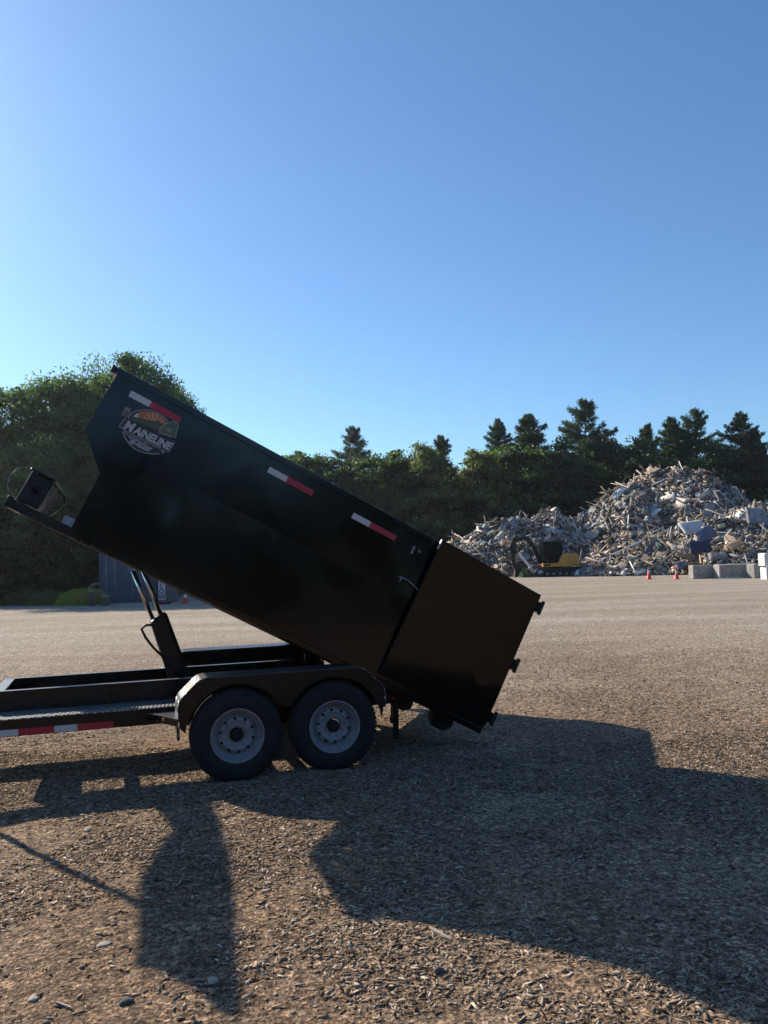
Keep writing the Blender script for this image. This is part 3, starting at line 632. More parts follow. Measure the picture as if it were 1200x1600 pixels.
flat([(185, 790), (232, 770), (222, 822), (190, 812), (205, 800)], M_dgrey, 'banner_tail', .0030, lg); flat([(770, 1030), (820, 1062), (790, 1075), (775, 1108), (745, 1062)], M_dgrey, 'banner_tail', .0030, lg)
text('HAUL & JUNK REMOVAL', 240, 806, 54, TAN + .02, M_dblack, 'lettering', .0034, lg, bold=1.2, xs=.93)
text('Serving All of York County', 278, 858, 50, TAN + .04, M_dwhite, 'lettering', .0028, lg, shear=.45, bold=.5, xs=.70)
text('207-432-5227', 292, 934, 70, TAN - .01, M_dwhite, 'lettering', .0028, lg, bold=3, xs=.81)
flat([(243, 422), (322, 456), (266, 582), (178, 543)], M_dgrey, 'badge', .0010, lg)
text('B', 200, 545, 125, TAN, M_dblack, 'badge_letter', .0013, lg, bold=2, xs=.9)

# ------------------------------------------------------------------ trees
def quads(cen, nor, size, r, asp=1.):
    n = len(cen); nor = nor / (np.linalg.norm(nor, axis=1, keepdims=True) + 1e-9)
    t = np.cross(nor, r.normal(size=(n, 3))); t /= np.linalg.norm(t, axis=1, keepdims=True) + 1e-9; b = np.cross(nor, t)
    s = size[:, None]; a = s * asp
    fold = nor * s * r.uniform(-.25, .25, (n, 1))
    v = np.stack([cen - t * s, cen - b * a * .55 + fold, cen + t * s, cen + b * a * .55 + fold], 1)
    return v.reshape(-1, 3), (np.arange(n)[:, None] * 4 + np.arange(4)).astype(np.int32)
def leafy(seed, H, Rr, ncl, nl, size, base, low=.12, col=(.055, .085, .026), squash=.75, top=1.):
    r = np.random.default_rng(seed); cs = []; rad = []
    for _ in range(ncl):
        h = low + (1 - low) * r.random() ** .8; k = (h - low) / (1 - low)
        env = Rr * (math.sin(math.pi * min(1, .16 + k * .80)) ** .62)
        a = r.uniform(0, 2 * math.pi); q = env * (r.random() ** .42) * r.uniform(.75, 1.08)
        cs.append((q * math.cos(a), q * math.sin(a), h * H * top - .04 * H + r.normal() * .02 * H)); rad.append(H * r.uniform(.045, .095))
    cs = np.array(cs); rad = np.array(rad)
    ci = np.repeat(np.arange(ncl), nl); m = len(ci)
    d = r.normal(size=(m, 3)); d /= np.linalg.norm(d, axis=1, keepdims=True); d[:, 2] *= np.where(d[:, 2] < 0, .55, 1)
    rr_ = rad[ci] * (r.random(m) ** .38) * r.uniform(.7, 1.25, m)
    cen = cs[ci] + d * rr_[:, None] * np.array([1.15, 1.15, squash]) + r.normal(size=(m, 3)) * .05
    sub = np.clip(vnoise(cen[:, 0] * 2.1 + 31, cen[:, 2] * 2.3 + cen[:, 1] * 1.7 + 50), 0, 1); keep = r.random(m) < (.25 + 1.2 * sub)
    cen = cen[keep]; d = d[keep]; ci = ci[keep]; m = len(cen)
    v, f = quads(cen, d * .6 + r.normal(size=(m, 3)) * .7 + np.array([0, 0, .25]), size * r.uniform(.6, 1.3, m), r)
    cc = np.array(col) * r.uniform(.65, 1.35, (ncl, 1))[ci] * r.uniform(.7, 1.4, (m, 1)) * (1 + r.normal(size=(m, 3)) * np.array([.10, .04, .10]))
    crown = fast_mesh(base + '_crown', v, f, M_leaf, np.repeat(np.clip(cc, .004, 1), 4, 0), link=False)
    t = MB(); k = 7; pts = [np.array([.02 * H * math.sin(i * 1.3 + seed), .02 * H * math.cos(i * 1.7 + seed), H * .88 * i / (k - 1)]) * np.array([min(i, 1), min(i, 1), 1]) for i in range(k)]
    t.tube(pts, [H * .018 * (1 - .85 * i / (k - 1)) + .03 for i in range(k)], 9)
    for j in r.choice(ncl, min(ncl, 22), replace=False):
        e = cs[j]; s0 = np.array([0, 0, max(.08 * H, e[2] * .62)]); mid = (s0 + e) / 2 + np.array([0, 0, -.02 * H])
        t.tube([s0, mid, e], [H * .007, H * .005, H * .002], 6)
    me = bpy.data.meshes.new(base + '_trunk'); me.from_pydata(t.v, [], t.f); me.polygons.foreach_set('use_smooth', t.sm); me.materials.append(M_bark)
    return me, crown
def pine(seed, H, Rr, base, low=.22, whorls=26, dens=1., col=(.056, .092, .045), bare=False, lean=0):
    r = np.random.default_rng(seed); P, Nn, Lr = [], [], []; t = MB()
    k = 9; t.tube([np.array([.004 * H * math.sin(i * 1.9 + seed), .004 * H * math.cos(i * 1.1), H * .985 * i / (k - 1)]) for i in range(k)], [H * .015 * (1 - i / (k - 1)) + .015 for i in range(k)], 9)
    for wI in range(whorls):
        q = (wI + r.uniform(-.3, .3)) / whorls; h = low + (1 - low) * max(0, q) ** .80; h = min(h, .985)
        kk = (1 - h) / (1 - low); L0 = Rr * 1.2 * (kk ** .80) * (.6 + .4 * math.sin(min(1, (1 - kk) * 3 + .35) * math.pi / 2)) + .10
        a0 = r.uniform(0, 6.28)
        for b in range(r.integers(4, 7)):
            if r.random() < .12 + (.35 if bare and h < .6 else 0): continue
            a = a0 + b * 1.15 + r.normal() * .25; L = L0 * r.uniform(.5, 1.25); dr_ = np.array([math.cos(a), math.sin(a), 0]); rise = r.uniform(.0, .28) + max(0, h - .75) * 2.2
            z0 = h * H; pts = [np.array([0, 0, z0]) + dr_ * L * x + np.array([0, 0, L * (rise * x + .12 * x * x)]) for x in (0, .5, 1)]
            t.tube(pts, [.010 * L + .015, .007 * L + .008, .006], 5, cap=False)
            n = int(dens * (22 + 42 * L)); x = r.uniform(.22, 1.04, n) ** .8; sp = .24 * L * (1 - .6 * x) + .07
            sd = np.cross(dr_, [0, 0, 1]); c = pts[0] + dr_ * L * x[:, None] + sd * (r.normal(size=n) * sp)[:, None] + np.stack([0 * x, 0 * x, L * (rise * x + .12 * x * x) + r.normal(size=n) * .09 + .05], 1)
            P.append(c); Nn.append(r.normal(size=(n, 3)) * .5 + np.array([0, 0, .7])); 
    P = np.concatenate(P); Nn = np.concatenate(Nn); m = len(P); v, f = [], []
    rep = 4; cen = np.repeat(P, rep, 0) + r.normal(size=(m * rep, 3)) * .07; nor = np.repeat(Nn, rep, 0) + r.normal(size=(m * rep, 3)) * .5
    v, f = quads(cen, nor, r.uniform(.07, .17, m * rep), r, asp=.5)
    cc = np.array(col) * r.uniform(.6, 1.5, (m * rep, 1)) * (1 + r.normal(size=(m * rep, 3)) * .06)
    crown = fast_mesh(base + '_crown', v, f, M_needle, np.repeat(np.clip(cc, .004, 1), 4, 0), link=False)
    me = bpy.data.meshes.new(base + '_trunk'); me.from_pydata(t.v, [], t.f); me.polygons.foreach_set('use_smooth', t.sm); me.materials.append(M_bark)
    return me, crown
PROTO = {
 'oakA': leafy(1, 13, 4.3, 150, 330, .105, 'oak', col=(.115, .165, .075)),
 'oakB': leafy(2, 13, 4.0, 140, 330, .105, 'oak', col=(.105, .16, .08)),
 'oakC': leafy(3, 13, 4.8, 160, 300, .110, 'oak', low=.06, col=(.12, .165, .075)),
 'midA': leafy(4, 12, 4.0, 110, 190, .17, 'maple', low=.05, col=(.085, .120, .050)),
 'midB': leafy(5, 12, 3.6, 100, 190, .17, 'maple', low=.05, col=(.055, .086, .040)),
 'midY': leafy(6, 12, 3.6, 100, 190, .17, 'maple', low=.05, col=(.155, .17, .06)),
 'pineA': pine(21, 16, 3.9, 'pine', whorls=32), 'pineB': pine(22, 16, 3.8, 'pine', whorls=36, dens=1.15), 'pineC': pine(23, 16, 4.6, 'pine', whorls=28, col=(.062, .098, .050)),
 'pineD': pine(24, 16, 3.6, 'pine', low=.42, whorls=20, bare=True, dens=.9, col=(.040, .062, .032)), 'pineY': pine(25, 16, 3.6, 'pine', whorls=26, col=(.075, .090, .030))}
PH = {k: (13 if k[:3] == 'oak' else 12 if k[:3] == 'mid' else 16) for k in PROTO}
def tree(px, ytop, Y, kind, label, wid=1., group='trees along the edge of the yard'):
    base = gx(px, Y); top = at(px, ytop, Y); H = top[2]; sc = H / PH[kind]; nm = 'pine_tree' if kind.startswith('pine') else 'leafy_tree'
    o = thing(nm, label, 'tree', base, group); o.rotation_euler.z = (px * 12.9898 + Y) % 6.28; o.scale = (sc * wid, sc * wid, sc)
    for part, me in zip(('trunk', 'crown'), PROTO[kind]):
        c = bpy.data.objects.new(part, me); C.objects.link(c); c.parent = o
    return o
TREES = [
 (-70, 610, 52, 'oakC', 'tall leafy tree cut off by the left edge of the picture', 1.0),
 (22, 604, 50, 'oakB', 'leafy tree at the left edge, behind the winch end of the raised bin', .95),
 (105, 588, 52, 'oakA', 'big sunlit leafy tree between the left edge and the top corner of the bin', 1.0),
 (60, 690, 46, 'oakC', 'lower spreading leafy tree in front of the two at the left edge', .9),
 (228, 556, 51, 'oakB', 'tallest leafy tree, its crown rising behind the top corner of the bin', .85),
 (168, 574, 55, 'oakC', 'leafy tree filling the dip left of the tallest leafy crown', .8),
 (275, 606, 54, 'oakA', 'leafy tree whose crown ends the left clump against the sky', .72),
 (160, 720, 47, 'oakC', 'leafy tree just behind the blue container', .8),
 (330, 735, 66, 'midA', 'leafy tree hidden behind the middle of the raised bin', 1.0),
 (395, 722, 72, 'midB', 'leafy tree behind the bin, left of the second tape strip', 1.0),
 (442, 711, 80, 'midA', 'leafy tree topping out just over the bin edge by the second tape strip', 1.0),
 (484, 705, 82, 'midA', 'small leafy treetop left of the lone pine over the bin', .8),
 (520, 712, 80, 'midB', 'low leafy tree touching the left side of the lone pine over the bin', 1.0),
 (557, 669, 85, 'pineC', 'lone pointed pine rising above the leafy trees over the bin', .8),
 (600, 706, 80, 'midA', 'leafy tree right of the lone pine over the bin', 1.0),
 (640, 710, 79, 'midA', 'leafy tree in the middle of the treeline above the third tape strip', 1.0),
 (672, 697, 77, 'midY', 'yellow green leafy tree in front of the dark lopsided pine', .85),
 (695, 680, 82, 'pineY', 'olive pine with a dark lopsided top at the middle of the treeline', .85),
 (722, 742, 80, 'midB', 'dark low leafy tree right of the lopsided pine, under the sky gap', .9),
 (757, 704, 77, 'midY', 'yellow green leafy tree right of the gap in the treeline', .8),
 (786, 656, 83, 'pineA', 'narrow grey green pine left of the broad dense pine', .75),
 (834, 649, 84, 'pineB', 'broad dense pine above the left end of the debris pile', 1.15),
 (812, 694, 79, 'midA', 'leafy tree under the broad dense pine', 1.0),
 (868, 683, 80, 'midB', 'dark leafy tree left of the tallest pine', 1.0),
 (922, 627, 86, 'pineC', 'tallest dark pine with ragged level branches left of the pile peak', .9),
 (900, 705, 80, 'midB', 'dark leafy tree beneath the tallest pine', 1.0),
 (966, 672, 84, 'midB', 'dark leafy tree right of the tallest pine', .9),
 (992, 685, 82, 'midB', 'dark leafy tree left above the peak of the debris pile', .9),
 (1020, 663, 84, 'pineY', 'small olive pine straight above the peak of the debris pile', .8),
 (1058, 653, 86, 'pineA', 'narrow pine just right of the pile peak', .85),
 (1096, 642, 87, 'pineC', 'wide layered pine between the pile peak and the bare trunked pine', .95),
 (1080, 720, 82, 'midB', 'dark leafy tree behind the right shoulder of the debris pile', 1.0),
 (1130, 690, 84, 'midB', 'dark leafy tree left of the bare trunked pine', 1.0),
 (1166, 648, 84, 'pineD', 'thin pine with a long bare trunk near the right edge', .9),
 (1188, 672, 83, 'pineD', 'second thin bare trunked pine, closest to the right edge', .75),
 (1215, 700, 84, 'midA', 'leafy tree cut off by the right edge of the picture', 1.0)]
for px, yt, Y, k, lab, wd in TREES: tree(px, yt, Y + (11 if Y >= 75 else 0), k, lab, wd * (1.12 if Y >= 75 else 1.05))
# undergrowth and the dark wood behind the treeline
def thicket(name, path, n, size, h0, h1, depth, seed, col, lump=1.):
    r = np.random.default_rng(seed); path = np.array(path, float); seg = r.integers(0, len(path) - 1, n); k = r.random(n)[:, None]
    nc = 700; sc_ = r.integers(0, len(path) - 1, nc); kc = r.random(nc)[:, None]; cp = path[sc_] * (1 - kc) + path[sc_ + 1] * kc
    cx = np.concatenate([cp + r.normal(size=(nc, 2)) * depth, np.zeros((nc, 1))], 1); cx[:, 2] = r.random(nc) * (h0 + (h1 - h0) * vnoise(cp[:, 0] * .3, cp[:, 1] * .3 + 7))
    ci = r.integers(0, nc, n); d = r.normal(size=(n, 3)); d /= np.linalg.norm(d, axis=1, keepdims=True)
    cen = cx[ci] + d * (r.random(n) ** .4 * r.uniform(.5, 1.3, n) * lump)[:, None]; cen[:, 2] = np.abs(cen[:, 2])
    v, f = quads(cen, d + r.normal(size=(n, 3)) * .8, size * r.uniform(.6, 1.4, n), r)
    cc = np.array(col) * r.uniform(.6, 1.5, (nc, 1))[ci] * r.uniform(.7, 1.3, (n, 1))
    o = fast_mesh(name, v, f, M_leaf, np.repeat(cc, 4, 0)); return tag(o, kind='stuff')
pw = lambda L_: [tuple(gx(a, Y)[:2]) for a, Y in L_]
thicket('undergrowth', pw([(-180, 45), (0, 45), (60, 45.5), (120, 46), (170, 47), (240, 50), (330, 58), (420, 70)]), 70000, .12, 3.2, 6., .9, 3, (.030, .048, .020))
thicket('undergrowth', pw([(380, 70), (450, 86), (600, 90), (760, 91), (900, 93), (1050, 94), (1260, 94)]), 70000, .22, 5., 8., 1.4, 4, (.020, .034, .017), 1.6)
thicket('far_woods', pw([(-260, 60), (100, 62), (300, 74), (500, 103), (800, 105), (1000, 107), (1300, 107)]), 60000, .42, 9., 12., 2.5, 5, (.016, .027, .014), 2.6)

bx = [(70 * math.sin(R(a)), -70 * math.cos(R(a)) * 1.0) for a in range(-95, 100, 12)]
thicket('far_woods', [(x + 5, y + 8) for x, y in bx], 24000, .75, 9., 12.5, 2.2, 6, (.030, .046, .022), 3.2)
# ------------------------------------------------------------------ debris pile
PB = [(1028, 79, 10.2, .80), (1062, 78, 10.0, .80), (1092, 76, 8.9, .82), (992, 78, 8.3, .80), (950, 77, 5.8, .78), (1135, 69, 5.2, .60), (1190, 67, 5.5, .5), (1010, 68, 3.2, .5),
      (905, 78, 5.4, .74), (862, 77, 6.2, .80), (815, 76, 5.4, .78), (770, 77, 5.2, .80), (728, 78, 4.1, .80), (1240, 66, 5.5, .6), (940, 73, 3.0, .6)]
PB = [(gx(a, Y)[0], Y, h, s) for a, Y, h, s in PB]
def pile_h(x, y):
    h = np.full(np.shape(x), -1.)
    for cx, cy, hh, sl_ in PB:
        d = np.sqrt((x - cx) ** 2 + (y - cy) ** 2 + 1.2); h = np.maximum(h, hh + .3 - sl_ * d)
    return h + (fbm(x, y, 4, .45) - .5) * 2.0 * np.clip((h + 1) / 2, .15, 1)
x0, x1, y0, y1 = gx(660, 85)[0] - 2, gx(1290, 70)[0] + 6, 56, 98
px_ = np.arange(x0, x1, .45); py_ = np.arange(y0, y1, .45); PX, PY = np.meshgrid(px_, py_); PZ = pile_h(PX, PY)
PZ2 = np.where(PZ < 0, -.3, PZ - .12); pv = np.stack([PX, PY, PZ2], -1).reshape(-1, 3); nx = len(px_); ny = len(py_)
ii = (np.arange(ny - 1)[:, None] * nx + np.arange(nx - 1)[None]).ravel()
pf = np.stack([ii, ii + 1, ii + nx + 1, ii + nx], 1); zc = pv[pf][:, :, 2].max(1); pf = pf[zc > -.25]
r = np.random.default_rng(31)
def pile_pieces(n, lmin, lmax, pw_, seed, wr=(.12, .5), hr=(.02, .15), steep=.5):
    r = np.random.default_rng(seed); x = r.uniform(x0, x1, n * 4); y = r.uniform(y0, y1, n * 4); h = pile_h(x, y); e = .3
    k = h > -.05; x, y, h = x[k][:n], y[k][:n], h[k][:n]; m = len(x)
    hx = (pile_h(x + e, y) - h) / e; hy = (pile_h(x, y + e) - h) / e; front = (hy > -.2) | (r.random(m) < .25)
    x, y, h, hx, hy = [q[front] for q in (x, y, h, hx, hy)]; m = len(x)
    nor = np.stack([-hx, -hy, np.ones(m)], 1); nor /= np.linalg.norm(nor, axis=1, keepdims=True); nor += r.normal(size=(m, 3)) * .42
    down = np.stack([-hx, -hy, -(hx ** 2 + hy ** 2)], 1) + 1e-3; down /= np.linalg.norm(down, axis=1, keepdims=True)
    ax = down * r.choice([1, -1], m)[:, None] * steep + r.normal(size=(m, 3)) * .62
    ax -= nor * ((ax * nor).sum(1) / (nor * nor).sum(1))[:, None] * .9
    l = lmin + (lmax - lmin) * r.random(m) ** pw_; w = l * r.uniform(*wr, m); hh = np.maximum(w * r.uniform(*hr, m), .012)
    cen = np.stack([x, y, np.maximum(h, .03) + r.uniform(-.05, .16, m) + hh * .5], 1)
    v, f = pieces(cen, ax, nor, np.stack([l, w, hh], 1) * .5, .22, r)
    tone = (.68 + 1.05 * fbm(x + 3, h * 2.2 + y, 3, .55))[:, None]; warm = np.clip(fbm(x * .6 + 90, h + y * .3, 2, .6) - .5, 0, .2)[:, None] * np.array([.9, .35, -.3])
    col = pick([(.36, .31, .26, 4), (.25, .21, .17, 4), (.15, .125, .105, 4), (.07, .065, .06, 2.5), (.50, .46, .41, 2), (.62, .61, .60, 1.3), (.30, .23, .17, .5), (.26, .27, .28, 3), (.07, .09, .16, .15), (.10, .15, .12, .2), (.25, .08, .07, .06)], m, r) * np.clip(tone, .35, 1.75) * (1 + warm)
    return v, f, np.repeat(col, 8, 0)
parts = [pile_pieces(64000, .07, .50, 1.9, 41, (.12, .55), (.05, .3), .35), pile_pieces(9000, .4, 2.4, 3.2, 42, (.03, .085), (.3, .8), .6), pile_pieces(2600, .35, 1.5, 2.6, 43, (.4, .9), (.02, .05)), pile_pieces(2500, .15, .5, 2.2, 44, (.6, 1.), (.4, 1.)), pile_pieces(260, 2., 4., 2., 45, (.012, .03), (.5, 1.), .5)]
vs_, fs_, cs_ = [pv], [pf], [np.tile(np.array([[.13, .11, .09]]), (len(pv), 1))]; off = len(pv)
for a, b, c in parts: vs_.append(a); fs_.append(b + off); cs_.append(c); off += len(a)
tag(fast_mesh('debris_pile', np.concatenate(vs_), np.concatenate(fs_), M_debris, np.concatenate(cs_)), kind='stuff')

def on_pile(px, py, Ya=60, Yb=95):
    """first point where the view line through the pixel meets the pile or the ground"""
    for Y in np.arange(Ya, Yb, .1):
        p = at(px, py, Y)
        if p[2] <= max(float(pile_h(np.array(p[0]), np.array(p[1]))), 0) + .05: return p
    return at(px, py, 70)
def slab(name, px, py, L, Wd, Th, ax, up, mt, label, cat, wav=0., group=None, lift=.25, seed=0):
    p = on_pile(px, py); p = p + np.array([0, -lift, lift * .6]); ax = np.array(ax, float); ax /= np.linalg.norm(ax); up = np.array(up, float); b = np.cross(up, ax); b /= np.linalg.norm(b); c = np.cross(ax, b)
    m = MB(); nx_, ny_ = 14, 10; r = random.Random(seed); vs = []
    for sgn in (-1, 1):
        for j in range(ny_ + 1):
            for i in range(nx_ + 1):
                u, v = i / nx_ * 2 - 1, j / ny_ * 2 - 1; k = .92 + .08 * (1 - max(abs(u), abs(v)) ** 6)
                wv = wav * (math.sin(u * 5 + v * 2 + seed) + math.sin(v * 9 + seed * 2) * .6 + r.uniform(-.4, .4))
                ed = 1 - .5 * max(abs(u), abs(v)) ** 10
                vs.append(p + ax * u * L / 2 * k + b * v * Wd / 2 * k + c * (sgn * Th / 2 * ed + wv))
    st = nx_ + 1; pl = st * (ny_ + 1); fs = []
    for j in range(ny_):
        for i in range(nx_):
            q = j * st + i; fs.append((q + st, q + st + 1, q + 1, q)); fs.append((pl + q, pl + q + 1, pl + q + st + 1, pl + q + st))
    for i in range(nx_): fs.append((i, i + 1, pl + i + 1, pl + i)); q = ny_ * st + i; fs.append((q + 1, q, pl + q, pl + q + 1))
    for j in range(ny_): q = j * st; fs.append((q + st, q, pl + q, pl + q + st)); q = j * st + nx_; fs.append((q, q + st, pl + q + st, pl + q))
    m.add(vs, fs, wav > 0); o = m.build(name, mt, bevel=0); return tag(o, label, cat, group)
M_matt = simple('mattress_cloth', (.66, .64, .60), (.48, .46, .43), rough=.9, scale=1.5, bump=.3)
M_wrap = simple('grey_wrap', (.30, .30, .30), (.17, .17, .175), rough=.6, scale=2.5, bump=.8, bscale=6)
M_blue = simple('blue_cloth', (.15, .17, .24), (.10, .115, .17), rough=.85, scale=2)
M_card = simple('cardboard', (.42, .26, .15), (.34, .21, .12), rough=.9, scale=3)
M_navy = simple('navy_sheet', (.02, .03, .07), (.015, .02, .05), rough=.6)
M_ply = simple('old_board', (.42, .37, .31), (.30, .26, .22), rough=.9, scale=2)
M_gry = simple('grey_board', (.26, .26, .26), (.20, .20, .20), rough=.85, scale=2)
slab('mattress', 1077, 835, 2.1, 1.5, .26, (1, .1, .10), (-.25, -.75, .75), M_matt, 'pale stained mattress lying askew on the lower right of the pile', 'mattress', .015, lift=.9, seed=2)
slab('sheet_panel', 1098, 841, 1.5, 1.0, .10, (.85, .1, .45), (.1, -.8, .5), M_blue, 'pale blue panel sticking out from under the stained mattress', 'panel', .01, lift=.6, seed=3)
slab('dark_sheet', 1090, 862, 1.7, 1.0, .10, (1, .1, .05), (.1, -1, .3), M_navy, 'dark navy sheet hanging below the stained mattress', 'sheet', .03, lift=.6, seed=4)
slab('wrapped_mattress', 1176, 818, 1.9, 1.5, .35, (1, .25, -.12), (-.2, -.9, .4), M_wrap, 'crinkled grey wrapped mattress standing at the right edge of the pile', 'mattress', .05, lift=.8, seed=5)
slab('cardboard_sheet', 1146, 858, 1.35, .7, .10, (.9, .2, .35), (-.3, -.7, .7), M_card, 'orange brown cardboard sheet on the lower right of the pile', 'cardboard', .005, lift=.55, seed=6)
slab('cardboard_sheet', 1166, 866, .7, .45, .06, (.8, .2, -.4), (-.3, -.7, .7), M_card, 'smaller cardboard piece just right of the big cardboard sheet', 'cardboard', .005, lift=.3, seed=7)
slab('grey_door', 1103, 808, 1.7, .75, .08, (.35, .2, .9), (-.1, -1, .2), M_gry, 'dark grey flat door leaning above the stained mattress', 'door', 0, lift=.6, seed=8)
slab('grey_door', 1120, 812, 1.3, .6, .08, (.5, .2, .8), (-.1, -1, .2), M_gry, 'smaller grey board leaning on the right of the dark grey door', 'board', 0, lift=.5, seed=9)
slab('plastic_sheet', 1072, 803, 1.3, .5, .10, (.15, .1, 1), (-.3, -1, .2), M_wrap, 'crumpled pale plastic sheet hanging left of the grey door', 'plastic sheet', .05, lift=.35, seed=10)
slab('blue_tarp', 1012, 866, 1.1, .6, .12, (.3, .1, 1), (-.1, -1, .3), M_blue, 'crumpled blue cloth on the pile above the left cone of the pair', 'cloth', .06, lift=.25, seed=11)
slab('blue_bag', 1062, 888, .8, .5, .3, (1, .1, .3), (-.1, -1, .5), M_blue, 'blue bag beside the concrete blocks at the foot of the pile', 'bag', .06, lift=.4, seed=12)
slab('carpet_roll', 965, 775, 1.9, .7, .25, (.75, .3, .6), (-.6, -.7, .5), M_matt, 'pale bulky roll high on the sunlit left slope of the pile', 'roll', .05, lift=.35, seed=13)
slab('plywood_sheet', 1018, 738, 1.5, .9, .06, (.9, .2, .4), (-.5, -.4, .8), simple('plywood', (.46, .34, .22), (.38, .28, .18), rough=.9), 'tan plywood sheet at the very top of the pile', 'plywood', 0, lift=.2, seed=14)
slab('insulation_strip', 900, 822, 2.6, .32, .08, (.45, .1, .85), (-.8, -.6, .3), M_matt, 'long pale strip running down the left side of the big pile', 'strip', .05, lift=.2, seed=15)
slab('board', 925, 838, 1.5, 1.0, .05, (.85, .2, .4), (-.6, -.7, .5), M_ply, 'square tan board low on the left slope above the excavator tail', 'board', 0, lift=.25, seed=16)
slab('cardboard_sheet', 1030 + 38, 872, 1.3, .45, .06, (1, .1, -.05), (-.1, -.7, .8), M_card, 'torn flat cardboard above the right cone of the pair', 'cardboard', .02, lift=.3, seed=17)
slab('drum', 940, 836, .9, .4, .35, (1, .2, .1), (-.1, -.9, .5), simple('dark_green', (.03, .06, .045), (.02, .04, .03), rough=.5), 'dark green cylinder half buried in the lower middle of the pile', 'drum', .02, lift=.3, seed=18)
def pole(name, pts, r_, mt, label, cat):
    m = MB(); m.tube([on_pile(x, y) + np.array([0, -.35, .1]) for x, y in pts], r_, 8); return tag(m.build(name, mt), label, cat)
pole('pipe', [(935, 878), (965, 865), (1000, 848), (1040, 832)], .09, M_matt, 'long pale bent pipe crossing the front of the big pile', 'pipe')
pole('pipe', [(1028, 883), (1060, 858), (1082, 848)], .07, M_ply, 'thin pale branch left of the navy sheet', 'branch')
pole('steel_rod', [(1122, 770), (1148, 795)], .04, M_matt, 'thin white rod sticking out at the right shoulder of the pile', 'rod')
pole('steel_rod', [(772, 834), (798, 810)], .04, M_matt, 'thin pale rod leaning on the low left pile', 'rod')
slab('foam_block', 1150 - 25, 827, .55, .35, .2, (1, .1, .2), (-.1, -1, .3), simple('pale_green_foam', (.5, .56, .34), (.4, .46, .28), rough=.8), 'small pale green foam block right of the stained mattress', 'foam block', .01, lift=.4, seed=19)

# ------------------------------------------------------------------ objects at the foot of the piles
def ground_local(px, Y, yaw=0.):
    b = gx(px, Y); ca, sa = math.cos(yaw), math.sin(yaw)
    return b, lambda a, c, z: b + np.array([a * ca - c * sa, a * sa + c * ca, z])
def bumpy_block(name, px, Y, L, Wd, H, yaw, label, mt, cat='concrete block', group='concrete blocks in front of the pile', lift=0, panel=False):
    b, f = ground_local(px, Y, yaw); o = thing(name, label, cat, b + np.array([0, 0, lift]), group)
    m = MB(); ch = .06
    ring = [(-L / 2, lift), (L / 2, lift), (L / 2, lift + H - ch), (L / 2 - ch, lift + H), (-L / 2 + ch, lift + H), (-L / 2, lift + H - ch)]
    m.prism([f(a, -Wd / 2, z) for a, z in ring], [f(a, Wd / 2, z) for a, z in ring]); m.build('block', mt, o, bevel=.03)
    m = MB(); m.tube([f(-.12, 0, lift + H - .01), f(-.08, 0, lift + H + .05), f(.08, 0, lift + H + .05), f(.12, 0, lift + H - .01)], .015, 6); m.build('lifting_eye', M_under, o)
    if panel:
        m = MB()
        for a0, a1, z0, z1 in ((-L / 2, -L / 2 + .10, 0, H), (L / 2 - .1, L / 2, 0, H), (-L / 2 + .101, L / 2 - .101, H - .06, H), (-L / 2 + .101, L / 2 - .101, 0, .06)):
            m.box(f, a0, a1, -Wd / 2 - .08, -Wd / 2 - .002, lift + z0, lift + z1)
        m.build('raised_rim', M_wblock, o, bevel=.015)
    return o
bumpy_block('concrete_block', 1094, 52, 1.35, .7, .84, .05, 'grey concrete block at the left end of the row by the pile', M_conc)
bumpy_block('concrete_block', 1146, 51.2, 2.35, .7, .86, .02, 'longest concrete block with a pale raised rim, in the middle of the row', M_conc, panel=True)
bumpy_block('concrete_block', 1180, 50.0, .85, .7, .84, .25, 'narrow dark concrete block at the right end of the row beside the white blocks', M_conc)
bumpy_block('white_block', 1207, 47.0, 1.2, .8, .72, .0, 'white concrete block on the ground at the right edge', M_wblock, group='white blocks at the right edge')
bumpy_block('white_block', 1205, 46.9, 1.2, .82, .72, .0, 'white concrete block stacked on top at the right edge', M_wblock, group='white blocks at the right edge', lift=.78)
slab('rubble_lump', 1118, 876, 1.3, .6, .4, (1, 0, 0), (0, -.4, 1), simple('rubble', (.34, .31, .27), (.22, .2, .18), rough=.95, bump=.8, bscale=5), 'rough tan rubble lump behind the row of concrete blocks', 'rubble', .07, lift=.5, seed=22)

def cone(px, Y, H, label, lean=0.):
    b = gx(px, Y); o = thing('traffic_cone', label, 'traffic cone', b, 'orange traffic cones')
    m = MB(); m.prism([b + np.array([x, y, 0]) for x, y in ((-.19, -.19), (.19, -.19), (.19, .19), (-.19, .19))], [b + np.array([x, y, .035]) for x, y in ((-.18, -.18), (.18, -.18), (.18, .18), (-.18, .18))]); m.build('base', M_orange, o, bevel=.01)
    ax = np.array([lean, 0, 1.]); ax /= np.linalg.norm(ax); e = np.cross(ax, [0, 1., 0]); e /= np.linalg.norm(e)
    m = MB(); m.lathe(b, ax, e, [(.155, .034), (.135, .06), (.085, H * .48), (.0845, H * .48)], 20); m.lathe(b, ax, e, [(.055, H * .72), (.028, H * .985), (.020, H), (.0, H)], 20); m.build('body', M_orange, o)
    m = MB(); m.lathe(b, ax, e, [(.0848, H * .479), (.0555, H * .721)], 20); m.build('collar', M_reflw, o)
    return o
cone(1012, 53.6, .78, 'orange cone with pale collar, left one of the pair before the big pile')
cone(1055, 52.0, .76, 'orange cone with pale collar, right one of the pair nearest the concrete blocks')
cone(288, 39.5, .58, 'small orange cone alone on the gravel right of the SLOW sign', .06)
